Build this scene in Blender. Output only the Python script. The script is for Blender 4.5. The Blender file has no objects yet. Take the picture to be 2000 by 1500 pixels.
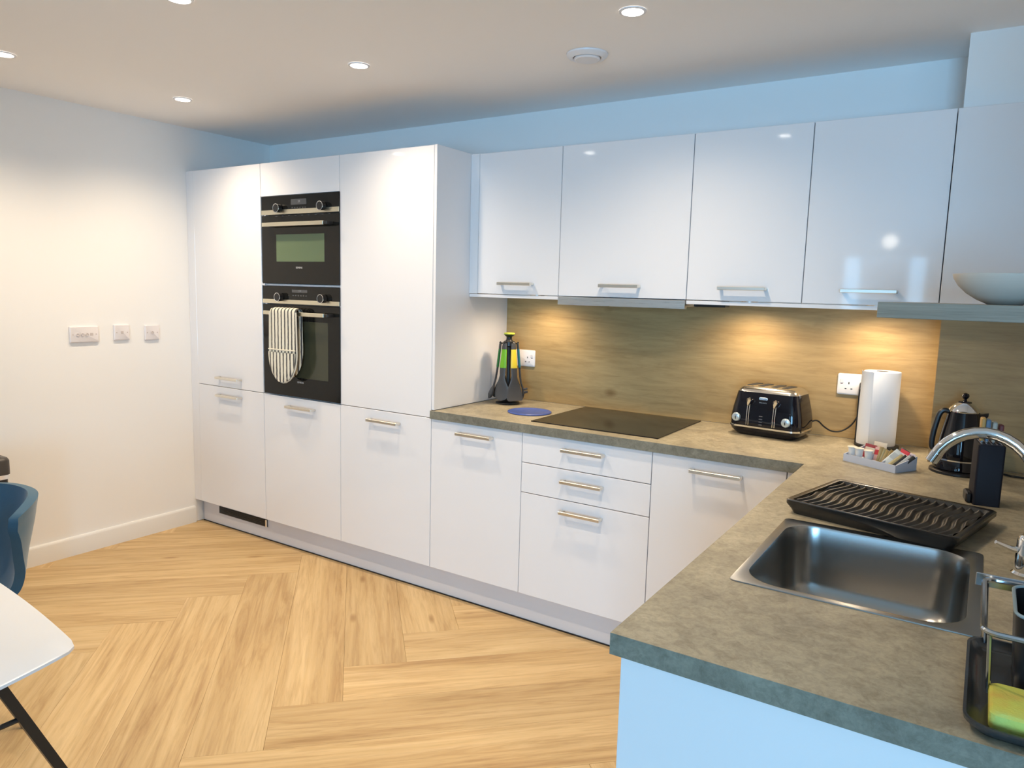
import bpy, bmesh, math, random
from mathutils import Vector, Matrix
random.seed(7)
SC = bpy.context.scene
COL = SC.collection
R = math.radians
PI = math.pi

# ------------------------------------------------------------------ camera, sky, exposure
def make_camera():
    cam = bpy.data.cameras.new('camera')
    cam.sensor_width = 36.0
    cam.lens = 1428.3 / 2000 * 36.0
    cam.clip_start = 0.05
    o = bpy.data.objects.new('camera', cam)
    COL.objects.link(o)
    a, b, c = R(32.839), R(-7.331), R(1.504)
    fw = Vector((-math.sin(a) * math.cos(b), math.cos(a) * math.cos(b), math.sin(b)))
    rt = Vector((math.cos(a), math.sin(a), 0))
    up = rt.cross(fw)
    r2 = math.cos(c) * rt + math.sin(c) * up
    u2 = -math.sin(c) * rt + math.cos(c) * up
    m = Matrix(((r2.x, u2.x, -fw.x, 4.0259), (r2.y, u2.y, -fw.y, -2.644), (r2.z, u2.z, -fw.z, 1.4806), (0, 0, 0, 1)))
    o.matrix_world = m
    SC.camera = o
make_camera()
SC.view_settings.view_transform = 'Standard'
SC.view_settings.look = 'None'
SC.view_settings.exposure = 0.0
SC.view_settings.gamma = 1.0
SC.view_settings.use_curve_mapping = False
SC.cycles.use_denoising = True
SC.cycles.max_bounces = 10
SC.cycles.diffuse_bounces = 6
SC.cycles.glossy_bounces = 5
SC.cycles.transmission_bounces = 6
SC.cycles.transparent_max_bounces = 8
SC.cycles.caustics_reflective = False
SC.cycles.caustics_refractive = False
SC.cycles.sample_clamp_indirect = 6.0

W = bpy.data.worlds.new('daylight_sky')
SC.world = W
W.use_nodes = True
W.node_tree.nodes['Background'].inputs[0].default_value = (0.42, 0.68, 1.0, 1)
W.node_tree.nodes['Background'].inputs[1].default_value = 3.0

DAY = (0.30, 0.64, 1.0)
SPOT_COL = (1.0, 0.80, 0.57)
SPOT_W = 46.0
def area(name, loc, rot, sx, sy, watts, col):
    l = bpy.data.lights.new(name, 'AREA')
    l.shape = 'RECTANGLE'; l.size = sx; l.size_y = sy; l.energy = watts; l.color = col
    o = bpy.data.objects.new(name, l); COL.objects.link(o)
    o.location = loc; o.rotation_euler = rot
    return o
# daylight entering through the living-room windows behind the camera (each sits just outside its glass)
area('daylight_tall_window', (2.90, -6.99, 1.25), (R(90), 0, 0), 0.96, 1.56, 40, DAY)
area('daylight_wide_window', (5.37, -7.0, 1.2), (R(90), 0, 0), 1.9, 2.2, 330, DAY)

CEIL = 2.371

# ------------------------------------------------------------------ materials
MATS = {}
def mat(name, col=(0.8, 0.8, 0.8), rough=0.5, metal=0.0, spec=0.5, coat=0.0, emit=None, estr=0.0, trans=0.0, ior=1.45):
    if name in MATS: return MATS[name]
    m = bpy.data.materials.new(name); m.use_nodes = True
    p = m.node_tree.nodes['Principled BSDF']
    p.inputs['Base Color'].default_value = (*col, 1)
    p.inputs['Roughness'].default_value = rough
    p.inputs['Metallic'].default_value = metal
    p.inputs['Specular IOR Level'].default_value = spec
    p.inputs['Coat Weight'].default_value = coat
    p.inputs['Coat Roughness'].default_value = 0.03
    p.inputs['Transmission Weight'].default_value = trans
    p.inputs['IOR'].default_value = ior
    if emit:
        p.inputs['Emission Color'].default_value = (*emit, 1)
        p.inputs['Emission Strength'].default_value = estr
    MATS[name] = m
    return m
def N(m, t, **kw):
    n = m.node_tree.nodes.new(t)
    for k, v in kw.items(): setattr(n, k, v)
    return n
def L(m, a, b): m.node_tree.links.new(a, b)
def bsdf(m): return m.node_tree.nodes['Principled BSDF']
def ramp(m, stops):
    n = N(m, 'ShaderNodeValToRGB')
    e = n.color_ramp.elements
    while len(e) > 1: e.remove(e[-1])
    e[0].position = stops[0][0]; e[0].color = (*stops[0][1], 1)
    for p, c in stops[1:]:
        x = e.new(p); x.color = (*c, 1)
    return n
def mapping(m, scale, loc=(0, 0, 0), coord='Object'):
    tc = N(m, 'ShaderNodeTexCoord'); mp = N(m, 'ShaderNodeMapping')
    mp.inputs['Scale'].default_value = scale; mp.inputs['Location'].default_value = loc
    L(m, tc.outputs[coord], mp.inputs['Vector'])
    return mp
def noise(m, vec, scale, detail=4, rough=0.6, dist=0.0):
    n = N(m, 'ShaderNodeTexNoise')
    n.inputs['Scale'].default_value = scale; n.inputs['Detail'].default_value = detail
    n.inputs['Roughness'].default_value = rough; n.inputs['Distortion'].default_value = dist
    if vec is not None: L(m, vec, n.inputs['Vector'])
    return n
def mix(m, a, b, fac, mode='MIX'):
    n = N(m, 'ShaderNodeMix', data_type='RGBA', blend_type=mode)
    for s, v in ((6, a), (7, b), (0, fac)):
        if hasattr(v, 'links') or hasattr(v, 'is_linked'): L(m, v, n.inputs[s])
        elif isinstance(v, tuple): n.inputs[s].default_value = (*v, 1)
        else: n.inputs[s].default_value = v
    return n.outputs[2]
def bump(m, h, strength, dist=0.001):
    b = N(m, 'ShaderNodeBump'); b.inputs['Strength'].default_value = strength; b.inputs['Distance'].default_value = dist
    L(m, h, b.inputs['Height']); L(m, b.outputs[0], bsdf(m).inputs['Normal'])

def wall_paint(name, col):
    m = mat(name, col, 0.75, spec=0.25)
    n = noise(m, mapping(m, (1, 1, 1)).outputs[0], 220, 2, 0.5)
    bump(m, n.outputs[0], 0.08, 0.0006)
    return m
M_WALL = wall_paint('wall_paint', (0.87, 0.862, 0.845))
M_CEIL = wall_paint('ceiling_paint', (0.92, 0.905, 0.885))
M_SKIRT = mat('skirting_gloss', (0.80, 0.79, 0.76), 0.35)
M_GLOSS = mat('white_gloss', (0.79, 0.78, 0.79), 0.05, spec=0.5)
M_CARC = mat('white_carcass', (0.74, 0.74, 0.77), 0.35)
M_PLINTH = mat('plinth_white', (0.68, 0.66, 0.67), 0.28)
M_STEEL = mat('brushed_nickel', (0.80, 0.76, 0.68), 0.38, 1.0)
def steel_brushed():
    m = mat('brushed_steel', (0.92, 0.92, 0.91), 0.3, 1.0)
    n = noise(m, mapping(m, (3, 3, 300)).outputs[0], 2.0, 3, 0.6)
    r = ramp(m, [(0.3, (0.24,) * 3), (0.7, (0.38,) * 3)])
    L(m, n.outputs[0], r.inputs[0]); L(m, r.outputs[0], bsdf(m).inputs['Roughness'])
    return m
M_BRUSH = steel_brushed()
M_SINK = mat('sink_steel', (0.38, 0.38, 0.37), 0.24, 1.0)
M_CHROME = mat('chrome', (0.82, 0.83, 0.84), 0.06, 1.0)
M_BLKGLASS = mat('black_glass', (0.010, 0.0098, 0.009), 0.06, spec=0.33)
M_HOB = mat('hob_glass', (0.012, 0.011, 0.010), 0.09, spec=0.45)
M_BLACK = mat('black_plastic', (0.014, 0.014, 0.015), 0.35)
M_BLKGLOSS = mat('black_gloss', (0.006, 0.006, 0.010), 0.06, spec=0.5, coat=0.15)
M_GRIDDLE = mat('tray_black', (0.010, 0.0095, 0.009), 0.26, spec=0.8)
M_CHARCOAL = mat('charcoal_nylon', (0.055, 0.055, 0.058), 0.45)
M_WPLAST = mat('white_plastic', (0.80, 0.79, 0.80), 0.3)
M_DARKHOLE = mat('dark_slot', (0.02, 0.02, 0.02), 0.7)
M_PAPER = mat('paper_towel_white', (0.68, 0.70, 0.74), 0.9, spec=0.1)
M_LENS = mat('lamp_lens', (1, 1, 1), 0.4, emit=(1.0, 0.92, 0.82), estr=22.0)

def worktop_mat(name, k, tint):
    m = mat(name, (0.3, 0.26, 0.2), 0.42, spec=0.4)
    mp = mapping(m, (1, 1, 1))
    a = noise(m, mp.outputs[0], 5.5, 8, 0.68, 0.4)
    b = noise(m, mp.outputs[0], 38, 6, 0.75, 0.6)
    c = noise(m, mp.outputs[0], 140, 3, 0.6)
    r1 = ramp(m, [(0.30, (0.255, 0.224, 0.165)), (0.5, (0.366, 0.324, 0.232)), (0.72, (0.476, 0.424, 0.305))])
    L(m, a.outputs[0], r1.inputs[0])
    r2 = ramp(m, [(0.34, (0.62, 0.60, 0.57)), (0.55, (1, 1, 1)), (0.78, (1.22, 1.2, 1.16))])
    L(m, b.outputs[0], r2.inputs[0])
    x = mix(m, r1.outputs[0], r2.outputs[0], 0.75, 'MULTIPLY')
    r3 = ramp(m, [(0.25, (0.82,) * 3), (0.6, (1.06,) * 3)])
    L(m, c.outputs[0], r3.inputs[0])
    y = mix(m, x, r3.outputs[0], 0.7, 'MULTIPLY')
    y = mix(m, y, tuple(k * q for q in tint), 1.0, 'MULTIPLY')
    L(m, y, bsdf(m).inputs['Base Color'])
    bump(m, b.outputs[0], 0.12, 0.0008)
    return m
M_TOP = worktop_mat('stone_laminate', 1.0, (1, 1, 1))
M_EDGE = worktop_mat('stone_laminate_side', 0.62, (0.92, 1.0, 1.10))      # darker, slightly bluer version of the laminate for the worktop's side faces

def wood(name, stops, sx=(1.6, 1, 26), rough=0.5, knots=0.4, spec=0.35):
    """grain runs along the first axis of the object's own coordinates"""
    m = mat(name, stops[1][1], rough, spec=spec)
    oi = N(m, 'ShaderNodeObjectInfo')
    mp = mapping(m, sx)
    add = N(m, 'ShaderNodeVectorMath', operation='ADD')
    mul = N(m, 'ShaderNodeVectorMath', operation='SCALE'); mul.inputs['Scale'].default_value = 37.0
    cmb = N(m, 'ShaderNodeCombineXYZ')
    for i in range(3): L(m, oi.outputs['Random'], cmb.inputs[i])
    L(m, cmb.outputs[0], mul.inputs[0])
    L(m, mp.outputs[0], add.inputs[0]); L(m, mul.outputs[0], add.inputs[1])
    g = noise(m, add.outputs[0], 1.0, 7, 0.66, 1.1)
    f = noise(m, add.outputs[0], 5.0, 5, 0.7, 0.6)
    r = ramp(m, stops); L(m, g.outputs[0], r.inputs[0])
    r2 = ramp(m, [(0.33, (0.74, 0.70, 0.66)), (0.52, (1, 1, 1)), (0.8, (1.1, 1.09, 1.07))]); L(m, f.outputs[0], r2.inputs[0])
    x = mix(m, r.outputs[0], r2.outputs[0], 0.5, 'MULTIPLY')
    k = noise(m, add.outputs[0], 0.55, 3, 0.5, 2.2)
    r3 = ramp(m, [(0.22, (0.55, 0.46, 0.38)), (0.34, (1, 1, 1))]); L(m, k.outputs[0], r3.inputs[0])
    y = mix(m, x, r3.outputs[0], knots, 'MULTIPLY')
    hs = N(m, 'ShaderNodeHueSaturation')
    mr = N(m, 'ShaderNodeMapRange'); mr.inputs[3].default_value = 0.93; mr.inputs[4].default_value = 1.06
    L(m, oi.outputs['Random'], mr.inputs[0]); L(m, mr.outputs[0], hs.inputs['Value'])
    L(m, y, hs.inputs['Color'])
    L(m, hs.outputs[0], bsdf(m).inputs['Base Color'])
    bump(m, f.outputs[0], 0.06, 0.0006)
    return m
def streaks(m, scale, amount, tint):
    # darker drawn-out streaks and small knots along the grain
    src = [l.from_socket for l in m.node_tree.links if l.to_socket == bsdf(m).inputs['Base Color']][0]
    oi = N(m, 'ShaderNodeObjectInfo'); mp = mapping(m, scale)
    ad = N(m, 'ShaderNodeVectorMath', operation='ADD'); cb = N(m, 'ShaderNodeCombineXYZ')
    ml = N(m, 'ShaderNodeMath', operation='MULTIPLY'); ml.inputs[1].default_value = 61.0
    L(m, oi.outputs['Random'], ml.inputs[0]); L(m, ml.outputs[0], cb.inputs[0]); L(m, ml.outputs[0], cb.inputs[1])
    L(m, mp.outputs[0], ad.inputs[0]); L(m, cb.outputs[0], ad.inputs[1])
    a = noise(m, ad.outputs[0], 1.0, 4, 0.55, 1.6)
    r = ramp(m, [(0.50, (1, 1, 1)), (0.60, tint), (0.66, (1, 1, 1))]); L(m, a.outputs[0], r.inputs[0])
    b = noise(m, ad.outputs[0], 0.45, 2, 0.5, 0.5)
    r2 = ramp(m, [(0.35, (0.90, 0.87, 0.83)), (0.6, (1.06, 1.07, 1.08))]); L(m, b.outputs[0], r2.inputs[0])
    x = mix(m, src, r.outputs[0], amount, 'MULTIPLY'); y = mix(m, x, r2.outputs[0], 0.9, 'MULTIPLY')
    mk = mapping(m, (scale[0] * 2.2, scale[1] * 0.62, scale[2] * 0.62)); ak = N(m, 'ShaderNodeVectorMath', operation='ADD')
    L(m, mk.outputs[0], ak.inputs[0]); L(m, cb.outputs[0], ak.inputs[1])
    vo = N(m, 'ShaderNodeTexVoronoi'); vo.inputs['Scale'].default_value = 1.0; L(m, ak.outputs[0], vo.inputs['Vector'])
    sx = N(m, 'ShaderNodeSeparateXYZ'); L(m, vo.outputs['Color'], sx.inputs[0])
    gt = N(m, 'ShaderNodeMath', operation='GREATER_THAN'); gt.inputs[1].default_value = 0.80; L(m, sx.outputs[0], gt.inputs[0])
    rk = ramp(m, [(0.0, (0.42, 0.33, 0.26)), (0.05, (0.62, 0.52, 0.43)), (0.13, (1, 1, 1))]); L(m, vo.outputs['Distance'], rk.inputs[0])
    fk = N(m, 'ShaderNodeMath', operation='MULTIPLY'); fk.inputs[1].default_value = amount * 1.5; fk.use_clamp = True; L(m, gt.outputs[0], fk.inputs[0])
    y = mix(m, y, rk.outputs[0], fk.outputs[0], 'MULTIPLY')
    L(m, y, bsdf(m).inputs['Base Color'])
M_FLOOR = wood('oak_plank', [(0.25, (0.424, 0.264, 0.118)), (0.46, (0.599, 0.418, 0.206)), (0.62, (0.652, 0.470, 0.246)), (0.85, (0.710, 0.534, 0.300))],
               (0.9, 15, 15), 0.45, 0.6)
M_SPLASH = wood('oak_splashback', [(0.25, (0.286, 0.190, 0.083)), (0.46, (0.382, 0.263, 0.118)), (0.62, (0.426, 0.300, 0.138)), (0.85, (0.496, 0.352, 0.166))],
                (1.3, 13, 13), 0.5, 0.45)
M_SHELFW = wood('grey_oak_shelf', [(0.25, (0.19, 0.17, 0.13)), (0.46, (0.26, 0.235, 0.185)), (0.62, (0.30, 0.275, 0.215)), (0.85, (0.36, 0.33, 0.27))],
                (2.2, 24, 60), 0.5, 0.3)
streaks(M_FLOOR, (1.0, 12, 12), 0.5, (0.74, 0.66, 0.58))
streaks(M_SPLASH, (1.4, 8, 8), 0.5, (0.80, 0.77, 0.72))
def simple(name, c, rough=0.5, **k): return mat(name, c, rough, **k)

# ------------------------------------------------------------------ mesh helpers
def new(): return bmesh.new()
def merge(bm, b):
    me = bpy.data.meshes.new('tmp'); b.to_mesh(me); b.free()
    bm.from_mesh(me); bpy.data.meshes.remove(me)
def box(bm, x0, x1, y0, y1, z0, z1, bev=0.0, seg=1, rot=None):
    b = bmesh.new()
    bmesh.ops.create_cube(b, size=1)
    bmesh.ops.scale(b, vec=(abs(x1 - x0), abs(y1 - y0), abs(z1 - z0)), verts=b.verts)
    if bev: bmesh.ops.bevel(b, geom=b.edges[:], offset=bev, segments=seg, profile=0.6, affect='EDGES', clamp_overlap=True)
    mtx = Matrix.Translation(((x0 + x1) / 2, (y0 + y1) / 2, (z0 + z1) / 2))
    if rot is not None: mtx = mtx @ rot
    bmesh.ops.transform(b, matrix=mtx, verts=b.verts)
    merge(bm, b); return bm
def loft(bm, rings, cap0=True, cap1=True, closed=True):
    """rings: lists of points with equal counts"""
    vs = [[bm.verts.new(p) for p in r] for r in rings]
    n = len(vs[0])
    for a, b in zip(vs, vs[1:]):
        for i in range(n if closed else n - 1):
            j = (i + 1) % n
            try: bm.faces.new((a[i], a[j], b[j], b[i]))
            except ValueError: pass
    if cap0: bm.faces.new(list(reversed(vs[0])))
    if cap1: bm.faces.new(vs[-1])
    return bm
def circ(cx, cy, z, r, n=32, ry=None):
    return [Vector((cx + r * math.cos(2 * PI * i / n), cy + (ry or r) * math.sin(2 * PI * i / n), z)) for i in range(n)]
def lathe(bm, prof, cx=0, cy=0, n=32, cap0=True, cap1=True):
    return loft(bm, [circ(cx, cy, z, max(r, 1e-5), n) for r, z in prof], cap0, cap1)
def rrect(x0, x1, y0, y1, z, r, n=6):
    pts = []
    for cx, cy, a0 in ((x1 - r, y1 - r, 0), (x0 + r, y1 - r, 90), (x0 + r, y0 + r, 180), (x1 - r, y0 + r, 270)):
        for i in range(n + 1):
            a = R(a0 + 90 * i / n)
            pts.append(Vector((cx + r * math.cos(a), cy + r * math.sin(a), z)))
    return pts
def tube(bm, pts, r, n=10, cap=True, closed=False):
    pts = [Vector(p) for p in pts]
    rs = r if isinstance(r, (list, tuple)) else [r] * len(pts)
    rings = []
    prev = None
    for i, p in enumerate(pts):
        if closed: t = pts[(i + 1) % len(pts)] - pts[i - 1]
        else: t = pts[min(i + 1, len(pts) - 1)] - pts[max(i - 1, 0)]
        t.normalize()
        if prev is None:
            u = t.orthogonal().normalized()
        else:
            u = (prev - t * prev.dot(t)).normalized()
        prev = u
        v = t.cross(u)
        rings.append([p + rs[i] * (math.cos(2 * PI * k / n) * u + math.sin(2 * PI * k / n) * v) for k in range(n)])
    if closed:
        rings.append(rings[0])
        return loft(bm, rings, False, False)
    return loft(bm, rings, cap, cap)
def smooth_path(ctrl, n=12, closed=False):
    """Catmull-Rom through the control points"""
    P = [Vector(c) for c in ctrl]
    if not closed: P = [2 * P[0] - P[1]] + P + [2 * P[-1] - P[-2]]
    out = []
    m = len(P)
    rng = range(m) if closed else range(1, m - 2)
    for i in rng:
        p0, p1, p2, p3 = P[(i - 1) % m], P[i % m], P[(i + 1) % m], P[(i + 2) % m]
        for k in range(n):
            t = k / n
            out.append(0.5 * (2 * p1 + (p2 - p0) * t + (2 * p0 - 5 * p1 + 4 * p2 - p3) * t * t + (3 * p1 - p0 - 3 * p2 + p3) * t ** 3))
    if not closed: out.append(P[-2].copy())
    return out
def prism(bm, poly, z0, z1, holes=(), bev=0.0):
    b = bmesh.new()
    edges = []
    for lp in [poly] + list(holes):
        v = [b.verts.new((p[0], p[1], z1)) for p in lp]
        for i in range(len(v)): edges.append(b.edges.new((v[i], v[(i + 1) % len(v)])))
    bmesh.ops.triangle_fill(b, use_beauty=True, use_dissolve=False, edges=edges, normal=(0, 0, 1))
    top = b.faces[:]
    r = bmesh.ops.extrude_face_region(b, geom=top)
    vv = [g for g in r['geom'] if isinstance(g, bmesh.types.BMVert)]
    bmesh.ops.translate(b, vec=(0, 0, z0 - z1), verts=vv)
    bmesh.ops.recalc_face_normals(b, faces=b.faces[:])
    merge(bm, b); return bm

def wmat(o):
    m = Matrix.Identity(4)
    while o is not None:
        m = Matrix.LocRotScale(o.location, o.rotation_euler, o.scale) @ m
        o = o.parent
    return m
def obj(name, bm, m, parent=None, local=False, angle=35, flat=False, uvless=True):
    """link bm as ONE mesh object. With a parent the mesh is given in world coordinates (or the parent's own, local=True)."""
    bmesh.ops.recalc_face_normals(bm, faces=bm.faces[:])
    me = bpy.data.meshes.new(name)
    off = None
    if parent is not None:
        if not local: bm.transform(wmat(parent).inverted())
    elif bm.verts:
        xs = [v.co.x for v in bm.verts]; ys = [v.co.y for v in bm.verts]; zs = [v.co.z for v in bm.verts]
        off = Vector(((min(xs) + max(xs)) / 2, (min(ys) + max(ys)) / 2, min(zs)))
        bm.transform(Matrix.Translation(-off))
    bm.to_mesh(me); bm.free()
    if not flat:
        me.polygons.foreach_set('use_smooth', [True] * len(me.polygons))
        me.set_sharp_from_angle(angle=R(angle))
    if m: me.materials.append(m)
    o = bpy.data.objects.new(name, me); COL.objects.link(o)
    if parent is not None: o.parent = parent
    elif off is not None: o.location = off
    return o
def tag(o, label, cat, group=None):
    o['label'] = label; o['category'] = cat
    if group: o['group'] = group
    return o
def thing(name, label, cat, loc=(0, 0, 0), rz=0.0, group=None):
    o = bpy.data.objects.new(name, None); COL.objects.link(o)
    o.empty_display_size = 0.05
    o.location = loc; o.rotation_euler = (0, 0, rz)
    return tag(o, label, cat, group)
def struct(name, bm, m, parent=None, **k):
    o = obj(name, bm, m, parent, **k)
    if parent is None: o['kind'] = 'structure'
    return o
def dup(root, loc, rz=None, label=None):
    r = root.copy(); COL.objects.link(r); r.location = loc
    if rz is not None: r.rotation_euler = (0, 0, rz)
    if label: r['label'] = label
    for ch in list(root.children):
        c = ch.copy(); COL.objects.link(c); c.parent = r
        for g in list(ch.children):
            d = g.copy(); COL.objects.link(d); d.parent = c
    return r
def text(name, s, size, m, parent, mtx, depth=0.0003):
    cu = bpy.data.curves.new('txt', 'FONT'); cu.body = s; cu.size = size; cu.extrude = depth
    cu.align_x = 'CENTER'; cu.align_y = 'CENTER'; cu.resolution_u = 3
    t = bpy.data.objects.new('txt', cu); COL.objects.link(t)
    bpy.context.view_layer.update()
    dg = bpy.context.evaluated_depsgraph_get()
    me = bpy.data.meshes.new_from_object(t.evaluated_get(dg))
    bpy.data.objects.remove(t); bpy.data.curves.remove(cu)
    b = new(); b.from_mesh(me); bpy.data.meshes.remove(me)
    b.transform(mtx)
    return obj(name, b, m, parent, flat=True)
FRONT = Matrix.Rotation(R(90), 4, 'X')          # text facing -y

# ------------------------------------------------------------------ the setting
YB = 0.610            # back wall
XR = 4.45             # right wall of the kitchen
XL = 6.5              # far right wall of the living area
YF = -6.9             # window wall
YN = -1.64            # where the room widens to the right

struct('wall_left', box(new(), -0.12, 0, YF, YB + 0.12, 0, CEIL), M_WALL)
struct('wall_back', box(new(), 0, XR, YB, YB + 0.12, 0, CEIL), M_WALL)
struct('wall_right', box(new(), XR, XR + 0.10, YN, YB + 0.12, 0, CEIL), M_WALL)
struct('wall_return', box(new(), XR + 0.10, XL, YN, YN + 0.10, 0, CEIL), M_WALL)
struct('wall_far_right', box(new(), XL, XL + 0.12, YF - 0.12, YN + 0.10, 0, CEIL), M_WALL)
# window wall behind the camera
b = new()
for x0, x1 in ((0, 2.40), (3.40, 4.42), (6.32, XL)): box(b, x0, x1, YF - 0.12, YF, 0, CEIL)
box(b, 2.40, 3.40, YF - 0.12, YF, 0, 0.45); box(b, 2.40, 3.40, YF - 0.12, YF, 2.05, CEIL)
box(b, 4.42, 6.32, YF - 0.12, YF, 0, 0.08); box(b, 4.42, 6.32, YF - 0.12, YF, 2.32, CEIL)
struct('wall_front', b, M_WALL)
def pane_mat():
    m = bpy.data.materials.new('window_glass'); m.use_nodes = True
    nt = m.node_tree; nt.nodes.clear()
    o = nt.nodes.new('ShaderNodeOutputMaterial'); mx = nt.nodes.new('ShaderNodeMixShader')
    t = nt.nodes.new('ShaderNodeBsdfTransparent'); g = nt.nodes.new('ShaderNodeBsdfGlossy')
    t.inputs[0].default_value = (0.95, 0.97, 0.97, 1); g.inputs['Roughness'].default_value = 0.02
    f = nt.nodes.new('ShaderNodeFresnel')
    nt.links.new(f.outputs[0], mx.inputs[0]); nt.links.new(t.outputs[0], mx.inputs[1]); nt.links.new(g.outputs[0], mx.inputs[2])
    nt.links.new(mx.outputs[0], o.inputs[0])
    return m
M_PANE = pane_mat()
def window(name, x0, x1, y, z0, z1, mull):
    b = new()
    for a, c in ((x0, x0 + 0.05), (x1 - 0.05, x1)): box(b, a, c, y - 0.07, y - 0.02, z0, z1, 0.003)
    for a, c in ((z0, z0 + 0.05), (z1 - 0.05, z1)): box(b, x0, x1, y - 0.07, y - 0.02, a, c, 0.003)
    for mx in mull: box(b, mx - 0.03, mx + 0.03, y - 0.07, y - 0.02, z0, z1, 0.003)
    w = struct(name, b, M_SKIRT)
    struct('pane', box(new(), x0 + 0.05, x1 - 0.05, y - 0.049, y - 0.043, z0 + 0.05, z1 - 0.05), M_PANE, w)
window('window_1', 2.405, 3.395, YF, 0.455, 2.045, ())
window('window_2', 4.425, 6.315, YF, 0.085, 2.315, (5.37,))
# closed blind over most of the narrow window: daylight shows only as slits beside and above it
b = new()
for i in range(36):
    box(b, 2.64, 3.18, YF - 0.012, YF + 0.012, 0.50 + i * 0.04, 0.50 + i * 0.04 + 0.036, 0.002)
bl = thing('window_blind', 'pale closed slatted blind hanging in the window behind the viewer', 'blind', (2.91, YF, 0.5))
obj('slats', b, M_WPLAST, bl)['kind'] = 'stuff'
obj('head_rail', box(new(), 2.62, 3.20, YF - 0.02, YF + 0.02, 1.945, 1.985, 0.003), M_WPLAST, bl)

struct('ceiling', box(new(), -0.12, XL + 0.12, YF - 0.12, YB + 0.12, CEIL, CEIL + 0.12), M_CEIL)
fl = struct('floor', box(new(), -0.12, XL + 0.12, YF - 0.12, YB + 0.12, -0.12, -0.0085), mat('floor_underlay', (0.22, 0.14, 0.07), 0.8))

# herringbone planks, each its own piece
def clip(poly, rect):
    x0, x1, y0, y1 = rect
    for f, g in ((lambda p: p[0] - x0, 0), (lambda p: x1 - p[0], 0), (lambda p: p[1] - y0, 0), (lambda p: y1 - p[1], 0)):
        out = []
        for i in range(len(poly)):
            a, c = poly[i], poly[(i + 1) % len(poly)]
            fa, fc = f(a), f(c)
            if fa >= 0: out.append(a)
            if (fa > 0 and fc < 0) or (fa < 0 and fc > 0):
                t = fa / (fa - fc); out.append((a[0] + t * (c[0] - a[0]), a[1] + t * (c[1] - a[1])))
        poly = out
        if len(poly) < 3: return []
    return poly
PL, PW = 1.5, 0.244
S2 = math.sqrt(0.5)
def plank(corner, d, nrm, rect):
    e = 0.0003
    c = Vector(corner); d = Vector(d); nrm = Vector(nrm)
    poly = [c + d * e + nrm * e, c + d * (PL - e) + nrm * e, c + d * (PL - e) + nrm * (PW - e), c + d * e + nrm * (PW - e)]
    poly = clip([(p.x, p.y) for p in poly], rect)
    if len(poly) < 3: return
    ar = 0.5 * abs(sum(poly[i][0] * poly[(i + 1) % len(poly)][1] - poly[(i + 1) % len(poly)][0] * poly[i][1] for i in range(len(poly))))
    if ar < 0.0006: return
    ang = math.atan2(d.y, d.x)
    m = Matrix.Rotation(-ang, 4, 'Z') @ Matrix.Translation((-c.x, -c.y, 0))
    b = new()
    lo = [m @ Vector((p[0], p[1], -0.0085)) for p in poly]
    cen = sum(lo, Vector()) / len(lo)
    mid = [Vector((p.x, p.y, -0.0007)) for p in lo]
    hi = []
    for p in lo:
        q = cen - p; q.z = 0
        q = q.normalized() * min(0.0008, q.length * 0.2)
        hi.append(Vector((p.x + q.x, p.y + q.y, 0.0)))
    loft(b, [lo, mid, hi], False, True)
    me_o = obj('plank', b, M_FLOOR, fl, local=True, flat=True)
    me_o.location = Vector((c.x, c.y, 0)) - fl.location
    me_o.rotation_euler = (0, 0, ang)
def floor_planks(rect):
    per = PW * math.sqrt(2)
    step = PL * S2
    for k in range(-2, 6):
        for j in range(-26, 26):
            if k % 2 == 0:
                # column running along (1,-1); right-hand end at x = 2.035 (k = 0)
                e0 = Vector((2.035 + k * step, -0.375 - per * j))
                a = e0 + Vector((-step, step))
                plank(a, (S2, -S2), (S2, S2), rect)
            else:
                # column running along (1,1), starting at the neighbour's right-hand zigzag
                e0 = Vector((2.035 + (k - 1) * step, -0.375 - per * j))
                plank(e0 + Vector((PW * S2, -PW * S2)), (S2, S2), (-S2, S2), rect)
floor_planks((0.004, 4.26, -3.3, 0.052))
b = new()
def skirting(x0, x1, y0, y1, axis):
    b = new()
    if axis == 'x':
        s = 1 if x1 > x0 else -1
        pr = [(x0, 0), (x0 + s * 0.016, 0), (x0 + s * 0.016, 0.088), (x0 + s * 0.013, 0.098), (x0 + s * 0.008, 0.102), (x0, 0.102)]
        loft(b, [[Vector((x, y0, z)) for x, z in pr], [Vector((x, y1, z)) for x, z in pr]])
    return b
struct('baseboard_left', skirting(0, 1, YF, -0.004, 'x'), M_SKIRT)
struct('baseboard_far_right', skirting(XL, XL - 1, YF, YN, 'x'), M_SKIRT)
# boxed-in column in the right-hand corner, white above, oak panel below
XC, YC = 3.890, 0.335
struct('wall_column', box(new(), XC, XR, YC, YB, 0, CEIL), M_WALL)

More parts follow.
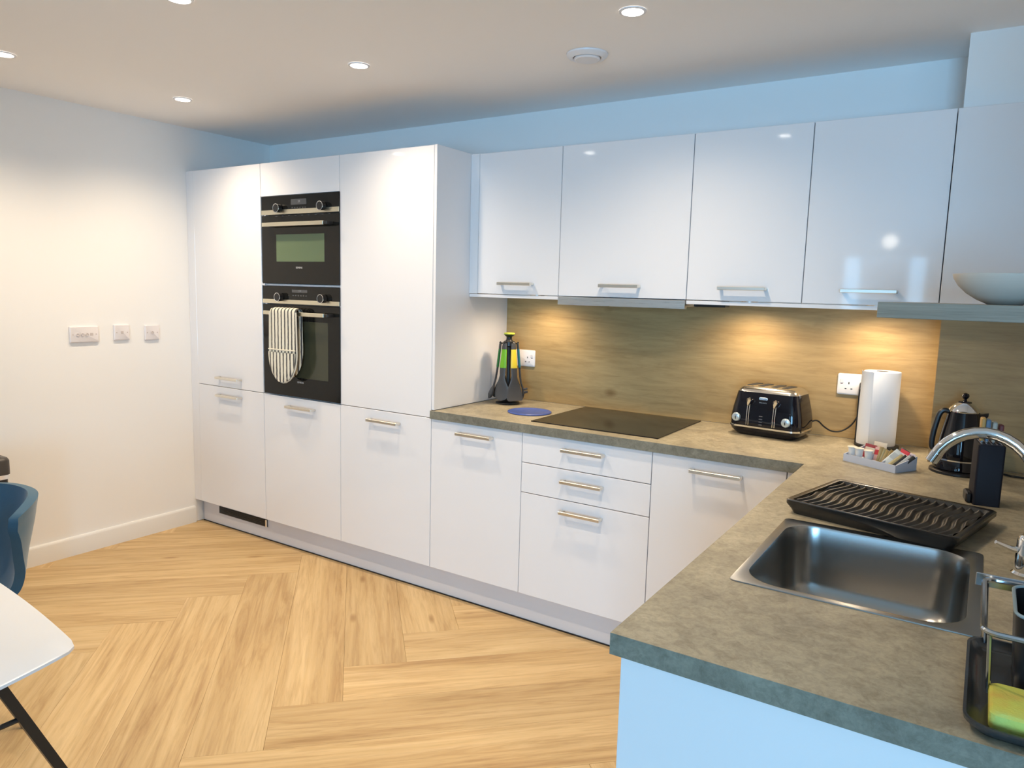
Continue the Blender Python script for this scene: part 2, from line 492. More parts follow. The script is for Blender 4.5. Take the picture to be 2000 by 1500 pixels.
# ------------------------------------------------------------------ kitchen carcasses, doors, handles
G = 0.0016
def carcass(bm, x0, x1, y0, y1, z0, z1, top=True):
    t = 0.018
    box(bm, x0, x0 + t, y0, y1, z0, z1); box(bm, x1 - t, x1, y0, y1, z0, z1)
    box(bm, x0 + t, x1 - t, y0, y1, z0, z0 + t); box(bm, x0 + t, x1 - t, y1 - 0.01, y1, z0 + t, z1)
    if top: box(bm, x0 + t, x1 - t, y0, y1 - 0.01, z1 - t, z1)
    return bm
def door(par, x0, x1, y, z0, z1, handle=None, name='door'):
    d = obj(name, box(new(), x0 + G, x1 - G, y, y + 0.019, z0 + G, z1 - G, 0.0012), M_GLOSS, par)
    if handle: bar_handle(d, handle[0], handle[1], y, handle[2])
    return d
def bar_handle(par, xc, ln, y, z):
    b = new()
    box(b, xc - ln / 2, xc + ln / 2, y - 0.036, y - 0.025, z - 0.0065, z + 0.0065, 0.0012)
    for s in (-1, 1):
        box(b, xc + s * (ln / 2 - 0.006) - 0.006, xc + s * (ln / 2 - 0.006) + 0.006, y - 0.026, y, z - 0.0055, z + 0.0055, 0.0008)
    return obj('handle', b, M_STEEL, par)
X0, X1, X2, X3, X3B = 0.0715, 0.672, 1.272, 1.8725, 1.8885
X4, X5, X6 = 2.3795, 2.9782, 3.4814
ZB, ZS, ZT = 0.1435, 0.8732, 2.119
YCB = 0.575

t = thing('larder_cabinet', 'tall white gloss cabinet against the left wall with two brushed handles', 'cabinet', ((X0 + X1) / 2, 0.3, ZB))
obj('carcass', carcass(new(), X0, X1, 0.021, YCB, ZB, ZT - 0.002), M_CARC, t)
door(t, X0, X1, 0, ZS, ZT, ((X0 + X1) / 2 + 0.008, 0.205, 0.928))
door(t, X0, X1, 0, ZB, ZS, ((X0 + X1) / 2 + 0.008, 0.205, 0.824))
obj('filler_panel', box(new(), 0.001, X0 - 0.001, 0.002, 0.021, ZB, ZT, 0.001), M_GLOSS, t)

OZ0, OZM0, OZM1, OZ1 = 0.8785, 1.4685, 1.4815, 1.941
t = thing('oven_cabinet', 'tall white gloss cabinet housing the two black ovens', 'cabinet', ((X1 + X2) / 2, 0.3, ZB))
b = new(); carcass(b, X1, X2, 0.021, YCB, ZB, ZT - 0.002)
for z in (ZS - 0.016, OZ1 + 0.004): box(b, X1 + 0.018, X2 - 0.018, 0.021, YCB - 0.01, z, z + 0.016)
obj('carcass', b, M_CARC, t)
door(t, X1, X2, 0, OZ1 + 0.001, ZT, name='flap_door')
door(t, X1, X2, 0, ZB, ZS, ((X1 + X2) / 2 + 0.012, 0.205, 0.8225))
obj('spacer_strip', box(new(), X1 + 0.008, X2 - 0.004, 0.004, 0.06, OZM0 + 0.001, OZM1 - 0.001, 0.001), M_PLINTH, t)
obj('corner_clip', box(new(), X1 + 0.006, X1 + 0.03, -0.004, 0.004, OZM0 + 0.002, OZM1 + 0.004, 0.001), M_CARC, t)

t = thing('fridge_cabinet', 'tall white gloss cabinet with end panel beside the worktop', 'cabinet', ((X2 + X3) / 2, 0.3, ZB))
obj('carcass', carcass(new(), X2, X3 - 0.001, 0.021, YCB, ZB, ZT - 0.002), M_CARC, t)
door(t, X2, X3, 0, ZS, ZT)
door(t, X2, X3, 0, ZB, ZS, ((X2 + X3) / 2 + 0.010, 0.200, 0.822))
obj('end_panel', box(new(), X3 + 0.0008, X3B, 0.0, YB - 0.002, 0.912, ZT, 0.001), M_GLOSS, t)

def base_unit(name, label, x0, x1, h):
    t = thing(name, label, 'cabinet', ((x0 + x1) / 2, 0.3, ZB))
    obj('carcass', carcass(new(), x0, x1, 0.021, YCB, ZB, 0.8715, False), M_CARC, t)
    door(t, x0 if x0 != X3B else X3, x1, 0, ZB, 0.8705, h)
    return t
base_unit('base_cabinet', 'white gloss base cabinet between tall units and drawers', X3B, X4, ((X3B + X4) / 2, 0.192, 0.8235))
t = thing('drawer_cabinet', 'white gloss base cabinet with three drawers under the hob', 'cabinet', ((X4 + X5) / 2, 0.3, ZB))
obj('carcass', carcass(new(), X4, X5, 0.021, YCB, ZB, 0.8485, False), M_CARC, t)
for z0, z1, hz in ((0.7394, 0.8705, 0.8245), (0.6063, 0.7394, 0.6905), (ZB, 0.6063, 0.558)):
    door(t, X4, X5, 0, z0, z1, ((X4 + X5) / 2 + 0.003, 0.19, hz), 'drawer')
base_unit('base_cabinet', 'white gloss base cabinet in the inner corner under the toaster', X5, X6, ((X5 + X6) / 2 + 0.004, 0.192, 0.8250))
tag(obj('corner_post', box(new(), X6 + 0.0016, 3.548, 0.001, 0.02, ZB, 0.8705, 0.001), M_GLOSS),
    'narrow white filler strip in the inside corner below the worktop', 'panel')

# plinth along the main run
t = thing('plinth', 'pale grey kickboard running under the white cabinets', 'plinth', (1.8, 0.056, 0))
obj('board', box(new(), 0.0165, 3.60, 0.050, 0.066, 0.004, 0.142, 0.001), M_PLINTH, t)
obj('floor_seal', box(new(), 0.0165, 3.60, 0.046, 0.052, 0.0002, 0.0055), M_BLACK, t)
g = obj('vent_grille', box(new(), 0.178, 0.624, 0.044, 0.0496, 0.076, 0.120, 0.001), M_BLACK, t)
for i in range(4):
    obj('slat', box(new(), 0.186, 0.610, 0.0405, 0.0445, 0.081 + i * 0.0095, 0.0855 + i * 0.0095, 0.0008), mat('vent_dark', (0.035, 0.033, 0.03), 0.4), g)
obj('end_cap', box(new(), 0.612, 0.625, 0.0395, 0.0445, 0.076, 0.120, 0.001), M_STEEL, g)

# peninsula under the sink
t = thing('sink_cabinet', 'white base cabinet of the peninsula under the sink with plain end panel', 'cabinet', (3.9, -0.8, 0))
b = new()
box(b, 3.572, XR - 0.02, -1.535, -1.517, ZB, 0.8715); box(b, 3.572, XR - 0.02, -0.02, -0.002, ZB, 0.8715)
box(b, 3.572, XR - 0.02, -1.517, -0.02, ZB, ZB + 0.018); box(b, XR - 0.03, XR - 0.02, -1.517, -0.02, ZB + 0.018, 0.8715)
obj('carcass', b, M_CARC, t)
obj('end_panel', box(new(), 3.556, XR - 0.006, -1.553, -1.5355, 0.0, 0.8715, 0.001), M_GLOSS, t)
for y0, y1 in ((-1.534, -0.80), (-0.80, -0.03)):
    d = obj('door', box(new(), 3.552, 3.571, y0 + G, y1 - G, ZB, 0.8705, 0.0012), M_GLOSS, t)
    b = new(); yc = (y0 + y1) / 2
    box(b, 3.516, 3.527, yc - 0.1, yc + 0.1, 0.818, 0.831, 0.001)
    for s in (-1, 1): box(b, 3.526, 3.552, yc + s * 0.094 - 0.006, yc + s * 0.094 + 0.006, 0.819, 0.830)
    obj('handle', b, M_STEEL, d)
obj('kickboard', box(new(), 3.605, 3.62, -1.534, 0.049, 0.0, 0.142), M_PLINTH, t)

# worktop: one L-shaped slab with the sink cut out
SX0, SX1, SY0, SY1 = 3.652, 4.042, -1.190, -0.735
hole = [(p.x, p.y) for p in rrect(SX0 - 0.004, SX1 + 0.004, SY0 - 0.004, SY1 + 0.004, 0, 0.075, 6)]
poly = [(X3 + 0.001, -0.012), (3.538, -0.012), (3.538, -1.561), (XR - 0.001, -1.561), (XR - 0.001, 0.324), (XC - 0.001, 0.324),
        (XC - 0.001, 0.597), (X3B + 0.001, 0.597), (X3B + 0.001, -0.0015), (X3 + 0.001, -0.0015)]
b = new(); prism(b, poly, 0.872, 0.910, [hole])
wt = obj('worktop', b, M_TOP, angle=20)
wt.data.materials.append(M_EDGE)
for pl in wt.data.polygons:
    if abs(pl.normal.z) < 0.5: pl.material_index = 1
tag(wt, 'L-shaped grey-brown stone effect worktop over the base cabinets', 'worktop')

# splashbacks
tag(obj('splashback', box(new(), X3B + 0.001, XC - 0.002, 0.600, 0.609, 0.9105, 1.4425), M_SPLASH),
    'oak effect splashback panel behind hob and toaster', 'splashback')
tag(obj('splashback', box(new(), XC - 0.0015, XR - 0.001, 0.327, 0.3345, 0.9105, 1.4425), M_SPLASH),
    'oak effect splashback panel on the corner column behind the kettle', 'splashback')

# wall cabinets
YU, ZUB, ZUT = 0.2568, 1.4582, 2.116
U = [1.9386, 2.3884, 2.9862, 3.4334, 3.8794, XR - 0.004]
labs = ['white gloss wall cabinet next to the tall end panel', 'white gloss wall cabinet above the steel cooker hood',
        'white gloss wall cabinet right of the hood, above the toaster', 'white gloss wall cabinet above the paper towel, left of the shelf',
        'white gloss corner wall cabinet behind the shelf with the bowl']
hx = [2.166, 2.694, 3.213, 3.660]
for i in range(5):
    x0, x1 = U[i], U[i + 1]
    yb = 0.599 if i < 4 else 0.330
    t = thing('wall_cabinet', labs[i], 'cabinet', ((x0 + x1) / 2, (YU + yb) / 2, ZUB), group='white wall cabinets')
    cx1 = x1 if i < 4 else x1 - 0.001
    if i == 3: cx1 = x1 - 0.002
    obj('carcass', carcass(new(), x0, cx1, YU + 0.021, yb, ZUB + 0.002, ZUT - 0.002), M_CARC, t)
    door(t, x0, x1, YU, ZUB, ZUT, (hx[i], 0.183, 1.5085) if i < 4 else None)
    if i != 1:
        obj('light_rail', box(new(), x0 + (0 if i else -0.048), x1 - (0 if i < 4 else 0.002), YU + 0.002, YU + 0.020, 1.4420, 1.4565, 0.0008), M_GLOSS, t)
    if i == 0:
        obj('filler_panel', box(new(), X3B + 0.0008, x0 - 0.0005, YU + 0.001, YU + 0.02, ZUB, ZUT, 0.0008), M_GLOSS, t)
# hood
t = thing('cooker_hood', 'brushed steel slimline cooker hood under the wall cabinets over the hob', 'cooker hood', ((U[1] + U[2]) / 2, 0.42, 1.4205))
obj('visor', box(new(), U[1] + 0.002, U[2] - 0.002, YU - 0.006, YU + 0.018, 1.4205, 1.4562, 0.0012), M_BRUSH, t)
obj('housing', box(new(), U[1] + 0.006, U[2] - 0.006, YU + 0.019, 0.58, 1.4305, 1.4575, 0.001), M_BRUSH, t)
for k in range(2):
    xa = U[1] + 0.03 + k * 0.27
    obj('grease_filter', box(new(), xa, xa + 0.262, YU + 0.06, 0.52, 1.4265, 1.4303, 0.001), mat('filter_grey', (0.3, 0.3, 0.3), 0.4, 1.0), t)
tag(obj('transformer_box', box(new(), 3.005, 3.135, 0.30, 0.36, 1.432, 1.4575, 0.002), M_BLACK),
    'small black box under the wall cabinet at the right end of the hood', 'transformer')

# under-cabinet lamps
GLOW = mat('under_cabinet_lens', (1, 1, 1), 0.4, emit=(1.0, 0.80, 0.55), estr=8.0)
for x, wt in ((2.175, 7.8), (3.195, 10), (3.665, 10)):
    where = {2.175: 'first wall cabinet beside the tall unit', 3.195: 'wall cabinet right of the hood', 3.665: 'wall cabinet above the paper towel'}[x]
    t = thing('under_cabinet_lamp', 'round lamp glowing under the ' + where, 'lamp', (x, 0.43, 1.452), group='under-cabinet lamps')
    b = new(); lathe(b, [(0.020, 1.4525), (0.034, 1.4525), (0.034, 1.460), (0.020, 1.460)], x, 0.43, 24, False, False)
    obj('trim_ring', b, M_BRUSH, t)
    b = new(); lathe(b, [(0.022, 1.4545), (0.022, 1.4595)], x, 0.43, 20); obj('lens', b, GLOW, t)
    l = bpy.data.lights.new('lamp_light', 'SPOT'); l.energy = wt; l.color = (1.0, 0.79, 0.55); l.spot_size = R(165); l.spot_blend = 0.8; l.shadow_soft_size = 0.02
    o = bpy.data.objects.new('lamp_light', l); COL.objects.link(o); o.parent = t; o.location = (0, 0, -0.006)

# ------------------------------------------------------------------ ovens
M_OVGLASS = mat('oven_window', (0.045, 0.048, 0.030), 0.08, spec=0.5)
M_MWGLASS = mat('microwave_window', (0.115, 0.165, 0.085), 0.15, spec=0.5)
M_DISP = mat('oven_display', (0.085, 0.085, 0.088), 0.15)
M_LOGO = mat('logo_silver', (0.55, 0.55, 0.55), 0.4)
M_SATIN = mat('oven_steel', (0.70, 0.66, 0.53), 0.34, 1.0)
def oven(label, z0, z1, strip, knobz, dispz, hz, win, logoz, split):
    x0, x1 = X1 + 0.013, X2 + 0.0045
    xc = (x0 + x1) / 2
    t = thing('oven', label, 'oven', (xc, 0.2, z0))
    obj('body', box(new(), x0 + 0.02, x1 - 0.03, 0.022, 0.5, z0 + 0.004, z1 - 0.004), mat('oven_body', (0.2, 0.2, 0.2), 0.5, 0.8), t)
    cp = obj('control_panel', box(new(), x0, x1, -0.006, 0.020, split + 0.003, z1, 0.0015), M_BLKGLASS, t)
    obj('steel_strip', box(new(), x0 + 0.001, x1 - 0.001, -0.0085, -0.0058, strip[0], strip[1], 0.0006), M_SATIN, cp)
    d = obj('display', box(new(), 0.922, 1.040, -0.0072, -0.0058, dispz[0], dispz[1], 0.0003), M_DISP, cp)
    text('display_digits', '28' if dispz[1] - dispz[0] > 0.02 else '12:28', 0.017 if dispz[1] - dispz[0] > 0.02 else 0.010,
         mat('digits', (0.3, 0.3, 0.3), 0.5), cp, Matrix.Translation((0.984, -0.0076, (dispz[0] + dispz[1]) / 2 + 0.002)) @ FRONT)
    bt = new()
    for i in range(6): box(bt, 0.926 + i * 0.02, 0.936 + i * 0.02, -0.0064, -0.0058, dispz[0] - 0.018, dispz[0] - 0.013)
    obj('button_marks', bt, M_DISP, cp)['kind'] = 'stuff'
    for kx in (0.838, 1.168):
        k = new(); rot = Matrix.Translation((kx, -0.0085, knobz)) @ Matrix.Rotation(R(90), 4, 'X')
        lathe(k, [(0.019, 0), (0.0215, 0.002), (0.0225, 0.024), (0.0215, 0.027)], 0, 0, 28)
        k.transform(rot); ko = obj('knob', k, M_BLACK, t)
        k = new(); lathe(k, [(0.0205, 0.0272), (0.0232, 0.0262), (0.0232, 0.0292), (0.0205, 0.0285)], 0, 0, 28, False, False)
        k.transform(rot); obj('chrome_ring', k, M_CHROME, ko)
    dr = obj('door', box(new(), x0, x1, -0.006, 0.020, z0, split - 0.002, 0.0015), M_BLKGLASS, t)
    obj('window', box(new(), win[0], win[1], -0.0068, -0.0058, win[2], win[3], 0.0003), win[4], dr)
    text('logo', 'SIEMENS', 0.0135, M_LOGO, dr, Matrix.Translation((0.980, -0.0066, logoz)) @ FRONT)
    h = new()
    box(h, 0.743, 1.208, -0.053, -0.041, hz - 0.010, hz + 0.010, 0.0015)
    ho = obj('handle', h, M_SATIN, dr)
    for xx, xw in ((0.743, 0.016), (1.2085, 0.026)):
        yb_ = -0.0415 if xx < 1 else -0.052
        obj('handle_bracket', box(new(), xx, xx + xw, yb_, -0.0062, hz - 0.008, hz + 0.008, 0.002), M_BLACK, ho)
    if split > 1.8:
        s = new()
        for i in range(9): box(s, 0.80 + i * 0.05, 0.815 + i * 0.05, -0.0067, -0.0058, split - 0.008, split - 0.005)
        obj('vent_marks', s, M_DISP, dr)['kind'] = 'stuff'
    return t
oven('compact black oven with green-tinted window, upper of the two', OZM1, OZ1, (1.8445, 1.8685), 1.8745, (1.890, 1.919), 1.789,
     (0.803, 1.169, 1.598, 1.740, M_MWGLASS), 1.566, 1.842)
oven('black oven with the striped mitt on its handle, lower of the two', OZ0, OZM0, (1.3755, 1.3975), 1.410, (1.4365, 1.4515), 1.326,
     (0.790, 1.192, 0.985, 1.287, M_OVGLASS), 0.960, 1.372)

# striped double mitt folded over the lower oven handle
def mitt_mat():
    m = mat('striped_cotton', (0.7, 0.66, 0.55), 0.9, spec=0.1)
    tc = N(m, 'ShaderNodeTexCoord'); sp = N(m, 'ShaderNodeSeparateXYZ'); L(m, tc.outputs['Object'], sp.inputs[0])
    nz = noise(m, tc.outputs['Object'], 30, 2); 
    ad = N(m, 'ShaderNodeMath', operation='MULTIPLY_ADD'); ad.inputs[1].default_value = 0.006
    L(m, nz.outputs[0], ad.inputs[0]); L(m, sp.outputs[0], ad.inputs[2])
    mu = N(m, 'ShaderNodeMath', operation='MULTIPLY'); mu.inputs[1].default_value = 1 / 0.0262; L(m, ad.outputs[0], mu.inputs[0])
    fr = N(m, 'ShaderNodeMath', operation='FRACT'); L(m, mu.outputs[0], fr.inputs[0])
    r = ramp(m, [(0.0, (0.76, 0.71, 0.58)), (0.54, (0.76, 0.71, 0.58)), (0.62, (0.085, 0.08, 0.08)), (0.93, (0.085, 0.08, 0.08)), (1.0, (0.76, 0.71, 0.58))])
    L(m, fr.outputs[0], r.inputs[0]); L(m, r.outputs[0], bsdf(m).inputs['Base Color'])
    n2 = noise(m, tc.outputs['Object'], 60, 3); bump(m, n2.outputs[0], 0.5, 0.003)
    return m
M_STRIPE = mitt_mat()
M_PIPING = simple('cream_piping', (0.70, 0.66, 0.55), 0.9)
t = thing('oven_mitt', 'double oven mitt in cream and grey stripes hung over the lower oven handle', 'oven mitt', (0.922, -0.05, 0.95))
def mitt_sheet(path, hw, thick, nu=22):
    """path: list of (y, z) with outward normal; hw(s) half width"""
    b = new(); n = len(path)
    def pt(i, u, side):
        y, z = path[i]
        y0, z0 = path[max(i - 1, 0)]; y1, z1 = path[min(i + 1, n - 1)]
        t_ = Vector((0, y1 - y0, z1 - z0)).normalized(); nn = Vector((0, -t_.z, t_.y))
        w = hw(i / (n - 1))
        puff = thick * (1 - abs(u) ** 4) ** 0.5 * (0.8 + 0.2 * math.cos(u * 24))
        p = Vector((0.922 + u * w, y, z)) + nn * side * (puff * 0.5 + 0.0006)
        return p
    for side in (1, -1):
        g = [[b.verts.new(pt(i, -1 + 2 * k / nu, side)) for k in range(nu + 1)] for i in range(n)]
        for i in range(n - 1):
            for k in range(nu): b.faces.new((g[i][k], g[i][k + 1], g[i + 1][k + 1], g[i + 1][k]))
    bmesh.ops.remove_doubles(b, verts=b.verts[:], dist=0.0014)
    return b
zf = [0.965 + (1.335 - 0.965) * i / 26 for i in range(27)]
front = [(-0.068, z) for z in zf]
over = [(-0.047 - 0.021 * math.cos(a), 1.336 + 0.017 * math.sin(a)) for a in [PI * k / 10 for k in range(1, 10)]]
back = [(-0.027, z) for z in [1.335 - 0.35 * i / 20 for i in range(21)]]
PATH = front + over + back
def hwf(s):
    i = s * (len(PATH) - 1)
    if i <= 26: z = zf[int(round(i))]; d = z - 0.962
    elif i >= 36: z = PATH[int(round(i))][1]; d = z - 0.982
    else: return 0.1015
    base = 0.1015 + 0.006 * min(1, max(0, (1.33 - z) / 0.25))
    if d < 0.17: base *= math.sqrt(max(0.004, 1 - (1 - d / 0.17) ** 2.2))
    return base
obj('pad', mitt_sheet(PATH, hwf, 0.009), M_STRIPE, t)
pk = [(-0.079, z) for z in zf if z < 1.135]
pz = [p[1] for p in pk]
def hwp(s):
    d = pz[int(round(s * (len(pz) - 1)))] - 0.960
    base = 0.107
    if d < 0.17: base *= math.sqrt(max(0.004, 1 - (1 - d / 0.17) ** 2.2))
    return base
obj('hand_pocket', mitt_sheet(pk, hwp, 0.012), M_STRIPE, t)
out = []
for i in range(0, 27): out.append((0.922 - hwf(i / (len(PATH) - 1)) - 0.001, -0.070, zf[i]))
out2 = [(0.922 + (0.922 - x), y, z) for x, y, z in out]
b = new(); tube(b, list(reversed(out)) + [(0.922, -0.072, 0.961)] + out2, 0.0042, 8)
tube(b, smooth_path([(0.922 - 0.1035, -0.0795, 1.136), (0.922 - 0.08, -0.0835, 1.137), (0.922, -0.086, 1.136), (0.922 + 0.08, -0.0835, 1.137), (0.922 + 0.1035, -0.0795, 1.136)], 4), 0.0032, 8)
obj('piping', b, M_PIPING, t)

# ------------------------------------------------------------------ hob and things on the worktop
t = thing('hob', 'black glass hob set into the worktop below the hood', 'hob', (2.679, 0.319, 0.910))
obj('glass_plate', box(new(), 2.3838, 2.9747, 0.0594, 0.5782, 0.9101, 0.9145, 0.0012), M_HOB, t)
b = new(); lathe(b, [(0.099, 0.9102), (0.1035, 0.912), (0.1035, 0.915), (0.101, 0.9168), (0.088, 0.9172), (0.086, 0.9160), (0.03, 0.9160), (0.001, 0.9161)], 2.253, 0.262, 48)
tag(obj('trivet', b, simple('blue_silicone', (0.055, 0.10, 0.36), 0.35)), 'round blue mat lying on the worktop left of the hob', 'trivet')

# sockets on the splashback
def double_socket(x, y, z, label, w=0.146):
    t = thing('double_socket', label, 'socket', (x, y, z))
    b = new(); loft(b, [rrect(x - w / 2, x + w / 2, z - 0.043, z + 0.043, 0, 0.006), rrect(x - w / 2, x + w / 2, z - 0.043, z + 0.043, 0.006, 0.006),
                        rrect(x - w / 2 + 0.004, x + w / 2 - 0.004, z - 0.039, z + 0.039, 0.009, 0.005)])
    b.transform(Matrix(((1, 0, 0, 0), (0, 0, -1, y), (0, 1, 0, 0), (0, 0, 0, 1))))
    fp = obj('face_plate', b, M_WPLAST, t)
    for s in (-1, 1):
        xs = x + s * 0.030
        h = new()
        box(h, xs - 0.002, xs + 0.002, y - 0.0094, y - 0.0088, z + 0.000, z + 0.009)
        for q in (-1, 1): box(h, xs + q * 0.011 - 0.0035, xs + q * 0.011 + 0.0035, y - 0.0094, y - 0.0088, z - 0.0205, z - 0.0165)
        obj('pin_holes', h, M_DARKHOLE, fp)
        xr_ = x + s * 0.057
        obj('rocker_switch', box(new(), xr_ - 0.006, xr_ + 0.006, y - 0.0125, y - 0.0085, z + 0.004, z + 0.022, 0.0012, rot=Matrix.Rotation(R(4), 4, 'X')), M_WPLAST, fp)
        obj('switch_mark', box(new(), xr_ - 0.004, xr_ + 0.004, y - 0.0094, y - 0.0088, z + 0.000, z + 0.0025), mat('red_mark', (0.25, 0.08, 0.06), 0.5), fp)
    return t
double_socket(2.0, 0.5998, 1.129, 'white double socket on the splashback behind the utensil carousel')
double_socket(3.603, 0.5998, 1.1345, 'white double socket on the splashback left of the paper towel')

# utensil carousel
CX, CY = 2.022, 0.425
t = thing('utensil_carousel', 'black utensil carousel with lime knob in the corner beside the tall unit', 'utensil stand', (CX, CY, 0.910))
b = new(); lathe(b, [(0.060, 0.9102), (0.062, 0.913), (0.060, 0.918), (0.030, 0.923), (0.011, 0.930), (0.0095, 1.15), (0.011, 1.195), (0.022, 1.200), (0.030, 1.203), (0.030, 1.222), (0.020, 1.226), (0.014, 1.236), (0.014, 1.245)], CX, CY, 32)
obj('stand', b, M_BLACK, t)
b = new(); lathe(b, [(0.012, 1.2452), (0.016, 1.248), (0.026, 1.257), (0.027, 1.2585), (0.020, 1.2588)], CX, CY, 32); obj('knob_cup', b, simple('olive_black', (0.05, 0.055, 0.02), 0.4), t)
b = new(); lathe(b, [(0.0255, 1.2590), (0.0275, 1.2605), (0.0275, 1.2650), (0.025, 1.2675)], CX, CY, 32); obj('knob_cap', b, simple('lime_cap', (0.50, 0.55, 0.06), 0.35), t)
for k in range(6):
    az = R(-57 + 30 + 60 * k); c, s = math.cos(az), math.sin(az)
    b = new(); tube(b, [(CX + 0.028 * c, CY + 0.028 * s, 1.213), (CX + 0.041 * c, CY + 0.041 * s, 1.215), (CX + 0.047 * c, CY + 0.047 * s, 1.221)], [0.004, 0.004, 0.0055], 8)
    obj('hook', b, M_BLACK, t)
UT = [('green handled serving spoon hanging at front left of the utensil carousel', (0.16, 0.42, 0.02), 'spoon', -87),
      ('yellow handled turner hanging at front right of the utensil carousel', (0.80, 0.60, 0.05), 'turner', -27),
      ('teal handled spaghetti server hanging on the right of the utensil carousel', (0.02, 0.17, 0.24), 'server', 33),
      ('dark green handled ladle hanging on the left of the utensil carousel', (0.02, 0.15, 0.04), 'ladle', -147),
      ('orange handled slotted spoon at the back of the utensil carousel by the wall', (0.6, 0.16, 0.03), 'spoon', 93),
      ('red handled masher at the back left of the utensil carousel', (0.45, 0.02, 0.03), 'turner', 153)]
for lab, colr, kind, az in UT:
    a = R(az)
    t = thing('kitchen_utensil', lab, 'utensil', (CX, CY, 0.915), a + R(90), 'hanging utensils')
    # local frame: -y is outwards, x across, z up from base 0.915
    def P(s, o):      # s = distance down from the hook, o = outward offset
        return (-0.043 - 0.10 * s - o, 1.217 - 0.915 - s)
    def slab(stations, th):
        b = new(); rings = []
        for s, hw_, th_, off in stations:
            y, z = P(s, off)
            rings.append([Vector((hw_ * math.cos(q), y + th_ * math.sin(q), z)) for q in [2 * PI * i / 16 for i in range(16)]])
        return loft(b, rings)
    cm = simple('handle_' + lab.split()[0], colr, 0.4)
    neck = slab([(0.0, 0.012, 0.005, 0), (0.008, 0.0135, 0.0065, 0), (0.030, 0.0145, 0.0065, 0)], 0)
    obj('grip', neck, M_CHARCOAL, t, local=True)
    obj('coloured_handle', slab([(0.0302, 0.0145, 0.0066, 0), (0.07, 0.0165, 0.0068, 0), (0.118, 0.0190, 0.0068, 0), (0.122, 0.0185, 0.0062, 0)], 0), cm, t, local=True)
    if kind == 'turner':
        st = [(0.1222, 0.0175, 0.0055, 0), (0.17, 0.0165, 0.005, 0), (0.195, 0.022, 0.004, -0.003), (0.225, 0.036, 0.003, -0.004), (0.26, 0.043, 0.0025, -0.001), (0.278, 0.042, 0.002, 0.003), (0.284, 0.035, 0.0015, 0.005)]
    elif kind == 'spoon':
        st = [(0.1222, 0.0175, 0.0055, 0), (0.17, 0.0155, 0.005, 0), (0.19, 0.020, 0.005, -0.002), (0.215, 0.032, 0.005, -0.005), (0.245, 0.038, 0.005, -0.007), (0.268, 0.033, 0.004, -0.003), (0.280, 0.020, 0.003, 0.001), (0.284, 0.008, 0.002, 0.003)]
    elif kind == 'server':
        st = [(0.1222, 0.009, 0.0055, 0), (0.17, 0.009, 0.005, 0), (0.20, 0.012, 0.005, 0.002), (0.225, 0.026, 0.006, 0.008), (0.255, 0.030, 0.006, 0.010), (0.275, 0.022, 0.004, 0.006), (0.282, 0.010, 0.002, 0.002)]
    else:
        st = [(0.1222, 0.009, 0.0055, 0), (0.18, 0.009, 0.005, 0.002), (0.215, 0.014, 0.005, 0.008), (0.235, 0.034, 0.012, 0.012), (0.26, 0.040, 0.016, 0.016), (0.276, 0.030, 0.010, 0.020), (0.283, 0.012, 0.003, 0.024)]
    if kind in ('turner', 'spoon'): st = [(q[0], q[1] * (1.0 if q[0] < 0.18 else 1.08), q[2], q[3]) for q in st]
    obj('head', slab(st, 0), M_CHARCOAL, t, local=True)
    if kind == 'server':
        tb = new()
        for i in range(6):
            q = -0.024 + 0.0096 * i; y, z = P(0.228 + 0.006 * (i % 2) + 0.01 * (2.5 - abs(2.5 - i)) , 0.012)
            tube(tb, [(q, y, z), (q, y - 0.020, z + 0.004)], [0.0036, 0.0024], 8)
        obj('teeth', tb, M_CHARCOAL, t, local=True)

# toaster
t = thing('toaster', 'glossy black four-slice toaster with chrome top and levers on the worktop', 'toaster', (3.306, 0.470, 0.910), R(-7))
def trect(hx0, hy0, z, r): return rrect(-hx0, hx0, -hy0, hy0, z, r, 7)
TW, TD = 0.148, 0.102
b = new(); loft(b, [trect(TW - 0.030, TD - 0.022, 0.0005, 0.035), trect(TW - 0.022, TD - 0.016, 0.006, 0.038), trect(TW - 0.006, TD - 0.004, 0.022, 0.042), trect(TW - 0.001, TD, 0.034, 0.044)])
obj('base', b, M_BLKGLOSS, t, local=True, angle=50)
b = new(); loft(b, [trect(TW - 0.001, TD, 0.0342, 0.044), trect(TW + 0.002, TD + 0.003, 0.0355, 0.046), trect(TW + 0.002, TD + 0.003, 0.0425, 0.046), trect(TW - 0.002, TD - 0.001, 0.044, 0.044)])
obj('chrome_band', b, M_CHROME, t, local=True)
b = new(); loft(b, [trect(TW - 0.002, TD - 0.001, 0.0442, 0.044), trect(TW - 0.002, TD - 0.001, 0.075, 0.043), trect(TW - 0.008, TD - 0.006, 0.114, 0.040), trect(TW - 0.016, TD - 0.014, 0.152, 0.036), trect(TW - 0.023, TD - 0.021, 0.180, 0.030)])
body = obj('body', b, M_BLKGLOSS, t, local=True, angle=60)
b = new()
loft(b, [trect(TW - 0.0232, TD - 0.0212, 0.1802, 0.030), trect(TW - 0.026, TD - 0.024, 0.188, 0.029), trect(TW - 0.036, TD - 0.034, 0.2000, 0.024), trect(TW - 0.050, TD - 0.050, 0.2045, 0.018)])
top = obj('chrome_top', b, mat('satin_chrome', (0.72, 0.70, 0.66), 0.16, 1.0), t, local=True, angle=60)
for xx in (-0.078, -0.032, 0.022, 0.066):
    obj('bread_slot', box(new(), xx - 0.013, xx + 0.013, -0.052, 0.052, 0.2032, 0.2056, 0.0005), M_DARKHOLE, top, local=True)
